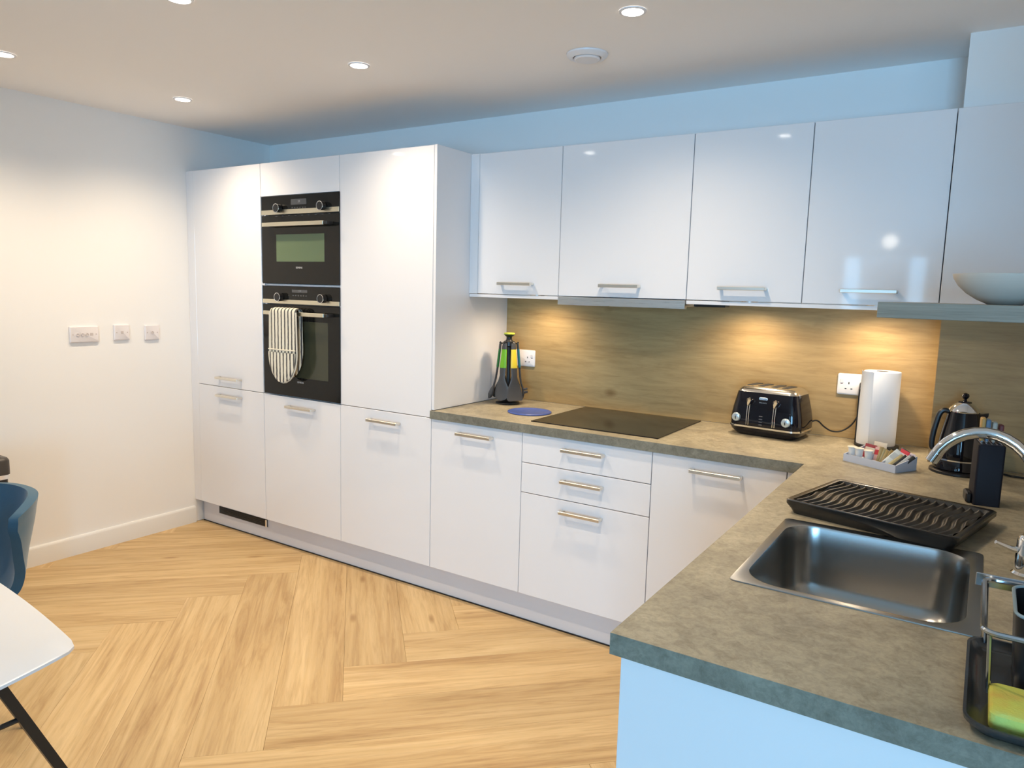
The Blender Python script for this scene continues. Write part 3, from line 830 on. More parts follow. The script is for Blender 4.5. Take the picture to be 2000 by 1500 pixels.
def face_y(z):      # front face of the toaster body at height z
    pts = [(0.044, TD - 0.001), (0.075, TD - 0.001), (0.114, TD - 0.006), (0.152, TD - 0.014), (0.180, TD - 0.021)]
    for (a, ya), (c, yc_) in zip(pts, pts[1:]):
        if a <= z <= c: return -(ya + (yc_ - ya) * (z - a) / (c - a))
    return -(TD - 0.021)
for xx in (-0.062, 0.046):
    tr = new()
    for q in (-0.0042, 0.0042):
        tube(tr, [(xx + q, face_y(z) - 0.0012, z) for z in (0.047, 0.06, 0.08, 0.10, 0.115, 0.13)], 0.0016, 6)
    obj('lever_track', tr, M_CHROME, t, local=True)
    lv = new()
    tube(lv, [(xx, face_y(0.13) - 0.002, 0.128), (xx, face_y(0.13) - 0.010, 0.131), (xx + 0.003, face_y(0.14) - 0.016, 0.142), (xx + 0.005, face_y(0.15) - 0.018, 0.152), (xx + 0.006, face_y(0.16) - 0.017, 0.158)], [0.0045, 0.006, 0.0085, 0.0105, 0.004], 12)
    obj('lever', lv, M_CHROME, t, local=True)
for xx in (-0.108, 0.096):
    kb = new(); lathe(kb, [(0.0175, 0), (0.0185, 0.003), (0.016, 0.010), (0.013, 0.012), (0.001, 0.0125)], 0, 0, 28)
    kb.transform(Matrix.Translation((xx, face_y(0.074) - 0.0005, 0.074)) @ Matrix.Rotation(R(96), 4, 'X'))
    ko = obj('browning_dial', kb, mat('dial_silver', (0.55, 0.66, 0.74), 0.25, 0.6), t, local=True)
    pk_ = new(); box(pk_, xx - 0.0015, xx + 0.0015, face_y(0.074) - 0.0145, face_y(0.074) - 0.0115, 0.066, 0.078); obj('pointer', pk_, M_BLACK, ko, local=True)
bb = new()
for i in range(4): box(bb, -0.014, 0.000, face_y(0.05 + i * 0.011) - 0.003, face_y(0.05 + i * 0.011) + 0.001, 0.050 + i * 0.0115, 0.0535 + i * 0.0115, 0.0008)
obj('buttons', bb, mat('button_grey', (0.12, 0.12, 0.13), 0.3), t, local=True)
bd = new(); loft(bd, [rrect(-0.018, 0.018, -0.0065, 0.0065, 0, 0.0064, 5), rrect(-0.017, 0.017, -0.0058, 0.0058, 0.002, 0.0056, 5)])
fz = 0.157
RB = Matrix.Translation((-0.006, face_y(fz) - 0.0002, fz)) @ Matrix.Rotation(R(105), 4, 'X')
bd.transform(RB); bg = obj('badge', bd, mat('badge_blue', (0.50, 0.68, 0.86), 0.3), t, local=True)
text('badge_lettering', "De'Longhi", 0.0072, mat('badge_ink', (0.05, 0.09, 0.22), 0.4), bg, wmat(t) @ RB @ Matrix.Translation((0, 0, 0.0022)))
text('model_lettering', 'BRILLANTE', 0.0062, mat('model_ink', (0.30, 0.36, 0.42), 0.4), t, wmat(t) @ Matrix.Translation((-0.006, face_y(0.141) - 0.0006, 0.141)) @ Matrix.Rotation(R(103), 4, 'X'))
# plug and cord of the toaster
t = thing('power_cord', 'black toaster cord and plug looping to the right socket', 'cord', (3.55, 0.55, 0.912))
PX, PZ = 3.634, 1.125
b = new(); loft(b, [rrect(PX - 0.021, PX + 0.021, PZ - 0.021, PZ + 0.022, 0, 0.007), rrect(PX - 0.019, PX + 0.019, PZ - 0.019, PZ + 0.020, 0.022, 0.008), rrect(PX - 0.015, PX + 0.015, PZ - 0.017, PZ + 0.015, 0.032, 0.008)])
b.transform(Matrix(((1, 0, 0, 0), (0, 0, -1, 0.5900), (0, 1, 0, 0), (0, 0, 0, 1))))
obj('plug', b, M_BLACK, t)
b = new(); tube(b, [(PX, 0.572, PZ - 0.018), (PX, 0.57, PZ - 0.045)], [0.007, 0.0045], 10); obj('strain_relief', b, M_BLACK, t)
b = new(); tube(b, smooth_path([(PX, 0.57, PZ - 0.045), (PX - 0.008, 0.57, 1.03), (3.60, 0.565, 0.975), (3.565, 0.56, 0.945), (3.53, 0.555, 0.940), (3.50, 0.55, 0.955), (3.478, 0.545, 0.975), (3.462, 0.54, 0.978), (3.438, 0.53, 0.962)], 8), 0.0032, 8)
obj('cable', b, M_BLACK, t)

# paper towel on its holder
TX, TY = 3.702, 0.500
t = thing('paper_towel_roll', 'white paper towel roll standing in front of the right socket', 'paper towel', (TX, TY, 0.9195))
b = new(); lathe(b, [(0.0235, 0.9195), (0.064, 0.9195), (0.0655, 0.922), (0.0655, 1.203), (0.064, 1.2055), (0.0235, 1.2055)], TX, TY, 48, False, False)
obj('roll', b, M_PAPER, t)
b = new(); lathe(b, [(0.0232, 0.9200), (0.0234, 0.9195), (0.0234, 1.2050), (0.0215, 1.2050), (0.0215, 0.9200)], TX, TY, 28, False, False)
obj('cardboard_core', b, mat('cardboard', (0.16, 0.12, 0.09), 0.9), t)
b = new(); rings = []
for z in (0.9200, 1.06, 1.2045):
    pts = []
    for i in range(9):
        a = R(-110 - 10 * i); rr = 0.0662 + 0.0012 * i * (1 if z < 1.1 else 0.7)
        pts.append(Vector((TX + rr * math.cos(a), TY + rr * math.sin(a), z)))
    for i in range(8, -1, -1):
        a = R(-110 - 10 * i); rr = 0.0656 + 0.0012 * i * (1 if z < 1.1 else 0.7)
        pts.append(Vector((TX + rr * math.cos(a), TY + rr * math.sin(a), z)))
    rings.append(pts)
loft(b, rings); obj('loose_sheet', b, M_PAPER, t)
t = thing('towel_holder', 'black metal holder with rod carrying the paper towel roll', 'towel holder', (TX, TY, 0.910))
b = new(); lathe(b, [(0.078, 0.9102), (0.080, 0.912), (0.079, 0.9185), (0.02, 0.9190)], TX, TY, 40); obj('base_plate', b, M_BLACK, t)
b = new(); tube(b, [(TX, TY, 0.918), (TX, TY, 1.198)], 0.006, 10); obj('rod', b, M_BLACK, t)
b = new(); tube(b, [(TX - 0.0745, TY - 0.012, 0.918), (TX - 0.0745, TY - 0.012, 1.10), (TX - 0.0735, TY - 0.012, 1.13)], 0.0028, 8); obj('tension_arm', b, M_BLACK, t)

# tea tray with milk pots and sachets
BX, BY, BR = 3.753, 0.1385, R(-29.4)
t = thing('tea_tray', 'pale blue-grey card tray with sloping sides holding sachets and milk pots', 'tray', (BX, BY, 0.910), BR)
def wallpiece(pts_xy_z, th_dir, th):
    b = new(); a = [Vector(p) for p in pts_xy_z]; c = [p + Vector(th_dir) * th for p in a]
    return loft(b, [a, c])
HL, HD = 0.1, 0.056
M_TRAY = simple('tray_card', (0.52, 0.56, 0.66), 0.6)
obj('bottom', box(new(), -HL, HL, -HD, HD, 0.0003, 0.002), M_TRAY, t, local=True)
obj('raised_floor', box(new(), -HL + 0.0032, HL - 0.0032, -HD + 0.0032, HD - 0.0032, 0.0021, 0.013), M_TRAY, t, local=True)
obj('front_side', box(new(), -HL, HL, -HD, -HD + 0.003, 0.0021, 0.026), M_TRAY, t, local=True)
obj('back_side', box(new(), -HL, HL, HD - 0.003, HD, 0.0021, 0.047), M_TRAY, t, local=True)
for s in (-1, 1):
    xx = s * HL - (0.003 if s > 0 else 0)
    obj('end_side', wallpiece([(xx, -HD + 0.003, 0.0021), (xx, HD - 0.003, 0.0021), (xx, HD - 0.003, 0.047), (xx, -HD + 0.003, 0.026)], (1, 0, 0), 0.003), M_TRAY, t, local=True)
    xd = s * 0.034
    obj('divider', wallpiece([(xd, -HD + 0.0035, 0.0132), (xd, HD - 0.0035, 0.0132), (xd, HD - 0.0035, 0.040), (xd, -HD + 0.0035, 0.020)], (1, 0, 0), 0.0015), M_TRAY, t, local=True)
TM = wmat(t)
def at_tray(p): return TM @ Vector(p)
M_MILK = mat('milk_pot_plastic', (0.75, 0.75, 0.74), 0.35)
pots = [(-0.080, -0.034, 'leftmost small white milk pot in the tea tray'), (-0.046, -0.036, 'middle small white milk pot in the tea tray'), (-0.011, -0.037, 'rightmost small white milk pot in the tea tray')]
pts_ = [(-0.083, -0.034), (-0.053, -0.036), (-0.016, -0.037)]
for (px_, py_), (_, _, lab) in zip(pts_, pots):
    w = at_tray((px_, py_, 0.0132))
    p = thing('milk_pot', lab, 'milk pot', w, 0, 'milk pots in the tea tray')
    b = new(); lathe(b, [(0.0095, 0.0), (0.0100, 0.001), (0.0135, 0.036), (0.0160, 0.037), (0.0160, 0.0385), (0.0135, 0.0386)], 0, 0, 20)
    obj('cup', b, M_MILK, p, local=True)
    b = new(); lathe(b, [(0.0158, 0.0388), (0.0162, 0.0394), (0.0150, 0.0398)], 0, 0, 20); obj('lid', b, mat('foil_lid', (0.75, 0.70, 0.62), 0.4), p, local=True)
def sachet(lab, c, size, rots, colr, band=None, group='sachets in the tea tray', cat='sachet', nm='sachet'):
    w = at_tray((c[0], c[1], 0.0135))
    size = (size[0], size[1] * 0.96, size[2])
    s = thing(nm, lab, cat, w, BR, group)
    sx, sz, th = size
    rm = Matrix.Rotation(rots[2], 4, 'Z') @ Matrix.Rotation(rots[1], 4, 'Y') @ Matrix.Rotation(rots[0], 4, 'X')
    b = new()
    rings = []
    for k in range(7):
        z = sz * k / 6; q = th * (0.12 + 0.88 * math.sin(PI * k / 6) ** 0.6)
        rings.append([Vector((sx / 2 * math.cos(a) * (1 if abs(math.cos(a)) > .99 else 1), q / 2 * math.sin(a), z)) for a in [2 * PI * i / 12 for i in range(12)]])
    loft(b, rings); b.transform(rm)
    obj('packet', b, simple('sachet_' + str(colr), colr, 0.4), s, local=True)
    if band:
        b = new(); loft(b, [[p * 1.0 + Vector((0, 0, 0)) for p in [Vector((sx / 2 * 0.80, -th / 2 * 1.1, sz * 0.42)), Vector((-sx / 2 * 0.80, -th / 2 * 1.1, sz * 0.42)), Vector((-sx / 2 * 0.80, -th / 2 * 1.1, sz * 0.78)), Vector((sx / 2 * 0.80, -th / 2 * 1.1, sz * 0.78))]],
                            [Vector((sx / 2 * 0.80, -th / 2 * 1.1 + 0.002, sz * 0.42)), Vector((-sx / 2 * 0.80, -th / 2 * 1.1 + 0.002, sz * 0.42)), Vector((-sx / 2 * 0.80, -th / 2 * 1.1 + 0.002, sz * 0.78)), Vector((sx / 2 * 0.80, -th / 2 * 1.1 + 0.002, sz * 0.78))]])
        b.transform(rm); obj('printed_label', b, simple('band_' + str(band), band, 0.4), s, local=True)
    return s
RED, CREAM, BROWN, WHITE, GOLD, BLK = (0.45, 0.03, 0.05), (0.72, 0.64, 0.5), (0.50, 0.33, 0.12), (0.62, 0.66, 0.64), (0.45, 0.35, 0.16), (0.03, 0.03, 0.03)
sachet('dark red sachet behind the milk pots at the left of the tea tray', (-0.052, 0.012, 0.003), (0.042, 0.052, 0.006), (R(-12), R(4), R(8)), (0.32, 0.04, 0.05), CREAM)
sachet('pink and white sachet behind the rightmost milk pot', (-0.010, 0.006, 0.003), (0.040, 0.050, 0.006), (R(-14), R(-4), R(-6)), (0.62, 0.40, 0.38), RED)
sachet('tall cream sachet standing at the back of the tea tray', (-0.030, 0.036, 0.003), (0.050, 0.062, 0.006), (R(-8), 0, 0), CREAM)
for i in range(5):
    sachet('brown paper sugar stick, number %s from the left in the tea tray fan' % ('one', 'two', 'three', 'four', 'five')[i], (0.004 + 0.008 * i, -0.012 + 0.003 * (i % 2), 0.003),
           (0.014, 0.056 - 0.003 * (i % 3), 0.006), (R(-6 - 3 * i), R(12 + 6 * i), R(50)), (BROWN, GOLD, BROWN, (0.40, 0.25, 0.08), GOLD)[i], None, 'brown sugar sticks in the tea tray')
sachet('white sachet leaning at the middle of the tea tray', (0.042, -0.020, 0.004), (0.036, 0.068, 0.006), (R(-38), R(32), R(10)), WHITE, (0.50, 0.52, 0.50))
sachet('dark sachet behind the leaning white one in the tea tray', (0.046, 0.014, 0.004), (0.034, 0.066, 0.006), (R(-24), R(26), R(10)), (0.06, 0.055, 0.05))
for i in range(4):
    sachet('%s thin stick sachet, %s from the right end of the tea tray' % (('gold', 'black', 'silver', 'black')[i], ('fourth', 'third', 'second', 'nearest')[i]), (0.056 + 0.0098 * i, -0.030 + 0.006 * i, 0.004),
           (0.013, 0.062, 0.005), (R(-40), R(36), R(8)), (GOLD, BLK, (0.5, 0.5, 0.48), BLK)[i], None, 'thin stick sachets in the tea tray')
sachet('bright red sachet at the back right of the tea tray', (0.062, 0.022, 0.004), (0.038, 0.056, 0.007), (R(-10), R(12), R(-10)), (0.62, 0.05, 0.07), (0.8, 0.6, 0.6))
sachet('red and white wrapped biscuit at the right end of the tea tray', (0.082, 0.030, 0.004), (0.030, 0.048, 0.010), (R(-10), R(10), R(8)), (0.75, 0.62, 0.62), (0.65, 0.06, 0.1))

# kettle
KX, KY = 3.986, 0.205
t = thing('kettle', 'black and chrome traditional kettle on its base beside the tea tray', 'kettle', (KX, KY, 0.910))
b = new(); lathe(b, [(0.084, 0.9102), (0.087, 0.912), (0.086, 0.918), (0.078, 0.922)], KX, KY, 40); obj('power_base', b, M_BLACK, t)
b = new(); lathe(b, [(0.074, 0.9222), (0.078, 0.926), (0.0765, 0.940), (0.0715, 0.9545)], KX, KY, 40); obj('skirt', b, M_BLKGLOSS, t)
b = new(); lathe(b, [(0.0715, 0.9547), (0.0728, 0.9555), (0.0728, 0.9600), (0.070, 0.9610)], KX, KY, 40); obj('chrome_band', b, M_CHROME, t)
b = new(); lathe(b, [(0.070, 0.9612), (0.070, 0.975), (0.0675, 1.00), (0.0625, 1.03), (0.056, 1.065), (0.0495, 1.095), (0.0455, 1.116)], KX, KY, 40); obj('body', b, M_BLKGLOSS, t)
b = new(); lathe(b, [(0.0462, 1.1162), (0.0475, 1.119), (0.043, 1.128), (0.030, 1.141), (0.020, 1.148)], KX, KY, 40); li = obj('lid', b, M_CHROME, t)
b = new(); lathe(b, [(0.021, 1.1482), (0.019, 1.151), (0.006, 1.153), (0.0045, 1.159), (0.009, 1.163), (0.0115, 1.170), (0.009, 1.177), (0.002, 1.180)], KX, KY, 24); obj('knob', b, M_BLKGLOSS, li)
b = new()
hp = smooth_path([(-0.040, 0, 1.113), (-0.058, 0, 1.117), (-0.070, 0, 1.104), (-0.078, 0, 1.07), (-0.084, 0, 1.03), (-0.085, 0, 0.998), (-0.080, 0, 0.985), (-0.064, 0, 0.985)], 6)
ha = R(200)
tube(b, [(KX - p.x * math.cos(ha), KY - p.x * math.sin(ha), p.z) for p in hp] if False else [(KX + p.x * math.cos(R(12)), KY + p.x * math.sin(R(12)), p.z) for p in hp], 0.0085, 10)
obj('handle', b, M_BLACK, t)
b = new(); sa = R(8)
rings = []
for d, z0, z1, hw_ in ((0.036, 1.060, 1.115, 0.026), (0.050, 1.080, 1.115, 0.017), (0.064, 1.098, 1.117, 0.009), (0.070, 1.106, 1.118, 0.004)):
    rings.append([Vector((KX + d * math.cos(sa) - w_ * math.sin(sa), KY + d * math.sin(sa) + w_ * math.cos(sa), z)) for w_, z in ((-hw_, z1), (hw_, z1), (hw_ * 0.5, z0), (-hw_ * 0.5, z0))])
loft(b, rings); obj('spout', b, M_BLKGLOSS, t)
b = new(); tube(b, smooth_path([(4.06, 0.255, 0.9155), (4.10, 0.26, 0.9140), (4.15, 0.235, 0.9140), (4.21, 0.25, 0.9140), (4.245, 0.28, 0.9140)], 8), 0.0033, 8); obj('cord', b, M_BLACK, t)

# knife block with coloured knives
t = thing('knife_block', 'dark navy knife block standing behind the tap', 'knife block', (4.062, -0.185, 0.910), R(8))
b = new()
loft(b, [rrect(-0.033, 0.033, -0.045, 0.055, 0.0005, 0.006), rrect(-0.033, 0.033, -0.045, 0.055, 0.172, 0.006), rrect(-0.031, 0.031, -0.043, 0.053, 0.175, 0.005)])
bk = obj('block', b, simple('navy_plastic', (0.010, 0.010, 0.016), 0.55, spec=0.25), t, local=True)
b = new()
for i in range(5): box(b, -0.026 + i * 0.0125, -0.023 + i * 0.0125, -0.03, 0.04, 0.1748, 0.1758)
obj('slots', b, mat('slot_grey', (0.20, 0.20, 0.25), 0.4), bk, local=True)
obj('foot', box(new(), -0.049, -0.0335, -0.03, 0.03, 0.0005, 0.03, 0.004), M_BLACK, t, local=True)
KT = wmat(t)
for i, (cn, c_, dx, h_) in enumerate((('orange', (0.50, 0.31, 0.10), -0.022, 0.246), ('blue', (0.13, 0.22, 0.34), -0.010, 0.242), ('white', (0.50, 0.50, 0.44), 0.006, 0.236), ('dark red', (0.20, 0.05, 0.05), 0.022, 0.230))):
    k = thing('kitchen_knife', '%s handled knife standing in the navy knife block' % cn, 'knife', KT @ Vector((dx, 0.0, 0.176)), R(8), 'knives in the block')
    b = new(); loft(b, [rrect(-0.004, 0.004, -0.011, 0.011, 0.004, 0.003, 3), rrect(-0.006, 0.006, -0.014, 0.014, 0.03, 0.004, 3), rrect(-0.006, 0.006, -0.015, 0.016, h_ - 0.179, 0.004, 3), rrect(-0.004, 0.004, -0.012, 0.013, h_ - 0.176, 0.003, 3)])
    obj('handle', b, simple('knife_' + cn.replace(' ', '_'), c_, 0.4), k, local=True)
    obj('bolster', box(new(), -0.0025, 0.0025, -0.012, 0.012, 0.0003, 0.0045), M_CHROME, k, local=True)

# griddle plate
t = thing('draining_tray', 'black draining tray with wavy ridges lying on the worktop behind the sink', 'draining tray', (3.853, -0.532, 0.910), R(-13.5))
GX, GY = 0.206, 0.170
b = new()
loft(b, [rrect(-GX + 0.016, GX - 0.016, -GY + 0.010, GY - 0.016, 0.0005, 0.02), rrect(-GX + 0.010, GX - 0.010, -GY + 0.006, GY - 0.010, 0.012, 0.02), rrect(-GX, GX, -GY, GY, 0.026, 0.018), rrect(-GX, GX, -GY, GY, 0.036, 0.018),
         rrect(-GX + 0.004, GX - 0.004, -GY + 0.004, GY - 0.004, 0.038, 0.016), rrect(-GX + 0.014, GX - 0.014, -GY + 0.014, GY - 0.014, 0.036, 0.012), rrect(-GX + 0.018, GX - 0.018, -GY + 0.018, GY - 0.018, 0.027, 0.012)])
obj('tray_body', b, M_GRIDDLE, t, local=True, angle=40)
b = new(); nx, ny = 260, 64
rows = []
for j in range(ny + 1):
    y = -GY + 0.020 + (2 * GY - 0.040) * j / ny
    row = []
    for i in range(nx + 1):
        x = -GX + 0.020 + (2 * GX - 0.040) * i / nx
        ph = (x + 0.0072 * math.sin(2 * PI * y / 0.20 + 0.9)) / 0.0205
        q = 0.5 + 0.5 * math.cos(2 * PI * ph)
        row.append(b.verts.new((x, y, 0.0272 + 0.0072 * q ** 1.3)))
    rows.append(row)
for j in range(ny):
    for i in range(nx): b.faces.new((rows[j][i], rows[j][i + 1], rows[j + 1][i + 1], rows[j + 1][i]))
obj('wavy_ridges', b, mat('ridge_black', (0.012, 0.011, 0.010), 0.3, spec=1.0), t, local=True, angle=80)

# sink
t = thing('kitchen_sink', 'inset stainless steel sink bowl in the peninsula worktop', 'sink', ((SX0 + SX1) / 2, (SY0 + SY1) / 2, 0.73))
b = new()
def sr(o, z, r): return rrect(SX0 + o, SX1 - o, SY0 + o, SY1 - o, z, r, 8)
rim = rrect(3.632, 4.066, -1.209, -0.705, 0.9104, 0.014, 8)
rim2 = rrect(3.633, 4.065, -1.208, -0.706, 0.9125, 0.014, 8)
loft(b, [rim, rim2, sr(-0.004, 0.9128, 0.076), sr(0.0, 0.9122, 0.073), sr(0.002, 0.906, 0.072), sr(0.004, 0.86, 0.072), sr(0.010, 0.775, 0.072), sr(0.018, 0.752, 0.070), sr(0.034, 0.737, 0.062), sr(0.060, 0.7315, 0.045), sr(0.14, 0.7300, 0.03)], False, True)
obj('bowl', b, M_SINK, t, angle=50)
b = new(); lathe(b, [(0.040, 0.7302), (0.042, 0.7318), (0.036, 0.7322), (0.030, 0.7306), (0.001, 0.7304)], 3.847, -0.96, 30); obj('waste_strainer', b, M_CHROME, t)
# tap
FX, FY = 4.142, -0.800
t = thing('kitchen_tap', 'chrome swan-neck tap on the right of the sink', 'tap', (FX, FY, 0.910))
b = new(); lathe(b, [(0.027, 0.9102), (0.028, 0.914), (0.0235, 0.919), (0.0225, 0.985), (0.0195, 0.992), (0.015, 0.996)], FX, FY, 28); obj('tap_body', b, M_CHROME, t)
b = new()
arc = [(FX, FY, 0.994), (FX, FY, 1.05), (FX, FY, 1.095)]
RAD = 0.098
for k in range(1, 15):
    a = R(180 - 152 * k / 14 ) if False else R(157 * k / 14)
    arc.append((FX - RAD + RAD * math.cos(a), FY, 1.098 + 1.08 * RAD * math.sin(a)))
tube(b, arc, 0.0122, 16); obj('spout', b, M_CHROME, t)
b = new(); e = Vector(arc[-1]); dvec = (Vector(arc[-1]) - Vector(arc[-2])).normalized()
tube(b, [e - dvec * 0.010, e + dvec * 0.012], 0.0130, 16); obj('aerator', b, M_CHROME, t)
b = new(); tube(b, [(FX - 0.018, FY - 0.004, 0.962), (FX - 0.034, FY - 0.01, 0.966), (FX - 0.060, FY - 0.025, 0.978)], [0.007, 0.0055, 0.004], 10); obj('lever', b, M_CHROME, t)

# dish caddy with cup, sponge; soap bottle
t = thing('sink_caddy', 'steel and dark plastic sink caddy on the peninsula corner right of the sink', 'sink caddy', (4.14, -1.39, 0.910))
b = new()
loft(b, [rrect(4.056, 4.234, -1.538, -1.252, 0.9104, 0.03), rrect(4.046, 4.244, -1.550, -1.240, 0.922, 0.034), rrect(4.045, 4.245, -1.551, -1.239, 0.9285, 0.034),
         rrect(4.049, 4.241, -1.547, -1.243, 0.9285, 0.032), rrect(4.054, 4.236, -1.542, -1.248, 0.918, 0.03), rrect(4.066, 4.224, -1.53, -1.26, 0.9135, 0.022)])
obj('tray', b, mat('tray_dark_steel', (0.10, 0.105, 0.11), 0.22, 0.7), t, angle=45)
M_WIRE = mat('blued_wire', (0.55, 0.60, 0.66), 0.16, 1.0)
lp = rrect(4.060, 4.235, -1.455, -1.215, 1.020, 0.018, 5)
b = new(); tube(b, lp, 0.0042, 8, closed=True)
obj('wire_rim', b, M_WIRE, t)
obj('back_band', box(new(), 4.048, 4.235, -1.2095, -1.2060, 1.004, 1.026, 0.001), M_WIRE, t)
for px_, py_ in ((4.064, -1.235), (4.068, -1.448), (4.228, -1.235), (4.228, -1.448)):
    b = new(); tube(b, [(px_, py_, 1.019), (px_ + (0.006 if px_ < 4.1 else -0.006), py_ + (0.012 if py_ < -1.3 else -0.022), 0.925)], 0.003, 8); obj('upright', b, M_WIRE, t)
t = thing('utensil_cup', 'black plastic cup with grey rim standing in the sink caddy', 'cup', (4.155, -1.335, 0.918))
b = new(); loft(b, [rrect(4.106, 4.205, -1.400, -1.270, 0.919, 0.02), rrect(4.098, 4.213, -1.408, -1.262, 1.034, 0.024), rrect(4.101, 4.210, -1.405, -1.265, 1.034, 0.022), rrect(4.108, 4.203, -1.398, -1.272, 0.924, 0.02)])
obj('cup_body', b, M_BLACK, t)
b = new(); tube(b, rrect(4.098, 4.213, -1.408, -1.262, 1.0345, 0.024, 6), 0.0026, 8, closed=True); obj('rim', b, mat('grey_rim', (0.25, 0.33, 0.36), 0.3), t)
b = new(); loft(b, [rrect(4.078, 4.175, -1.526, -1.432, 0.9140, 0.010), rrect(4.075, 4.178, -1.529, -1.429, 0.918, 0.012), rrect(4.074, 4.179, -1.530, -1.428, 0.930, 0.012), rrect(4.075, 4.178, -1.529, -1.429, 0.938, 0.012), rrect(4.079, 4.174, -1.525, -1.433, 0.941, 0.010)])
def sponge_mat():
    m = mat('yellow_sponge', (0.6, 0.6, 0.12), 0.95, spec=0.1)
    mp = mapping(m, (1, 1, 1)); n = noise(m, mp.outputs[0], 9, 3); n2 = noise(m, mp.outputs[0], 260, 2)
    r = ramp(m, [(0.32, (0.62, 0.42, 0.10)), (0.46, (0.60, 0.60, 0.12)), (0.7, (0.50, 0.62, 0.20))])
    L(m, n.outputs[0], r.inputs[0]); L(m, r.outputs[0], bsdf(m).inputs['Base Color']); bump(m, n2.outputs[0], 0.6, 0.002)
    return m
t = thing('washing_sponge', 'yellow-green washing sponge lying in the caddy tray', 'sponge', (4.127, -1.479, 0.914))
obj('foam', b, sponge_mat(), t)
b = new(); loft(b, [rrect(4.079, 4.174, -1.525, -1.433, 0.9136, 0.01), rrect(4.077, 4.176, -1.527, -1.431, 0.9141, 0.01)]); obj('scourer', b, simple('green_scourer', (0.02, 0.10, 0.03), 0.9), t)
t = thing('soap_bottle', 'clear washing-up bottle with red cap between tap and caddy', 'bottle', (4.158, -1.10, 0.910))
b = new(); lathe(b, [(0.024, 0.9104), (0.027, 0.914), (0.027, 0.955), (0.022, 0.966), (0.012, 0.972)], 4.158, -1.10, 28)
obj('bottle_body', b, mat('clear_plastic', (0.75, 0.78, 0.78), 0.12, trans=0.75), t)
b = new(); lathe(b, [(0.0276, 0.922), (0.0278, 0.923), (0.0278, 0.948), (0.0276, 0.949)], 4.158, -1.10, 28, False, False); obj('label', b, mat('grey_label', (0.35, 0.38, 0.37), 0.5), t)
b = new(); lathe(b, [(0.0145, 0.9722), (0.015, 0.974), (0.0135, 0.992), (0.006, 0.995)], 4.158, -1.10, 20); obj('cap', b, simple('red_cap', (0.65, 0.06, 0.05), 0.35), t)

# shelf and bowl on the right
SHY = -0.66
t = thing('floating_shelf', 'grey-brown oak wall shelf in front of the corner wall cabinet', 'shelf', (4.02, -0.43, 1.437))
obj('board', box(new(), 3.797, XR - 0.001, SHY, -0.12, 1.4370, 1.4752, 0.001), M_SHELFW, t)
b = new()
BWX, BWY = 4.055, -0.52
prof = [(0.036, 1.4755), (0.040, 1.478), (0.058, 1.486), (0.082, 1.502), (0.100, 1.520), (0.111, 1.538), (0.1135, 1.5475), (0.1105, 1.5480), (0.1065, 1.538), (0.096, 1.522), (0.078, 1.506), (0.050, 1.490), (0.001, 1.484)]
lathe(b, prof, BWX, BWY, 56)
tag(obj('bowl', b, simple('cream_ceramic', (0.60, 0.55, 0.48), 0.35)), 'wide cream ceramic bowl standing on the oak shelf', 'bowl')

# ------------------------------------------------------------------ left wall plates
def wall_plate(yc, w, zc, label, marks):
    t = thing('wall_plate', label, 'wall plate', (0, yc, zc), 0, 'white outlet plates on the left wall')
    b = new(); loft(b, [rrect(-w / 2, w / 2, -0.043, 0.043, 0, 0.005), rrect(-w / 2, w / 2, -0.043, 0.043, 0.008, 0.005), rrect(-w / 2 + 0.004, w / 2 - 0.004, -0.039, 0.039, 0.0115, 0.005)])
    b.transform(Matrix(((0, 0, 1, 0.0005), (1, 0, 0, yc), (0, 1, 0, zc), (0, 0, 0, 1))))
    fp = obj('plate', b, mat('plate_white', (0.78, 0.74, 0.74), 0.3), t)
    for dy, kind in marks:
        b = new()
        if kind == 'screw':
            lathe(b, [(0.0035, 0), (0.0035, 0.001)], 0, 0, 12)
        elif kind == 'round':
            lathe(b, [(0.0085, 0), (0.0085, 0.004), (0.0055, 0.0045), (0.005, 0.002)], 0, 0, 18)
        else:
            box(b, -0.008, 0.008, -0.007, 0.007, 0, 0.0012, 0.0004)
        b.transform(Matrix(((0, 0, 1, 0.0119), (1, 0, 0, yc + dy), (0, 1, 0, zc), (0, 0, 0, 1))))
        obj({'screw': 'screw', 'round': 'aerial_socket', 'sq': 'data_socket'}[kind], b, mat('plate_detail', (0.58, 0.52, 0.50), 0.4) if kind != 'round' else mat('plate_connector', (0.66, 0.60, 0.58), 0.35), fp)  # pinkish grey for screws and data sockets, a little paler for aerial sockets
wall_plate(-0.620, 0.149, 1.187, 'wide white outlet plate with a row of aerial sockets, farthest left', [(-0.060, 'screw'), (-0.036, 'round'), (-0.012, 'round'), (0.012, 'round'), (0.036, 'sq'), (0.060, 'screw')])
wall_plate(-0.419, 0.087, 1.191, 'small square white outlet plate in the middle of the three', [(-0.030, 'screw'), (0.0, 'sq'), (0.030, 'screw')])
wall_plate(-0.244, 0.087, 1.185, 'small square white outlet plate nearest the tall cabinets', [(-0.030, 'screw'), (0.0, 'round'), (0.030, 'screw')])

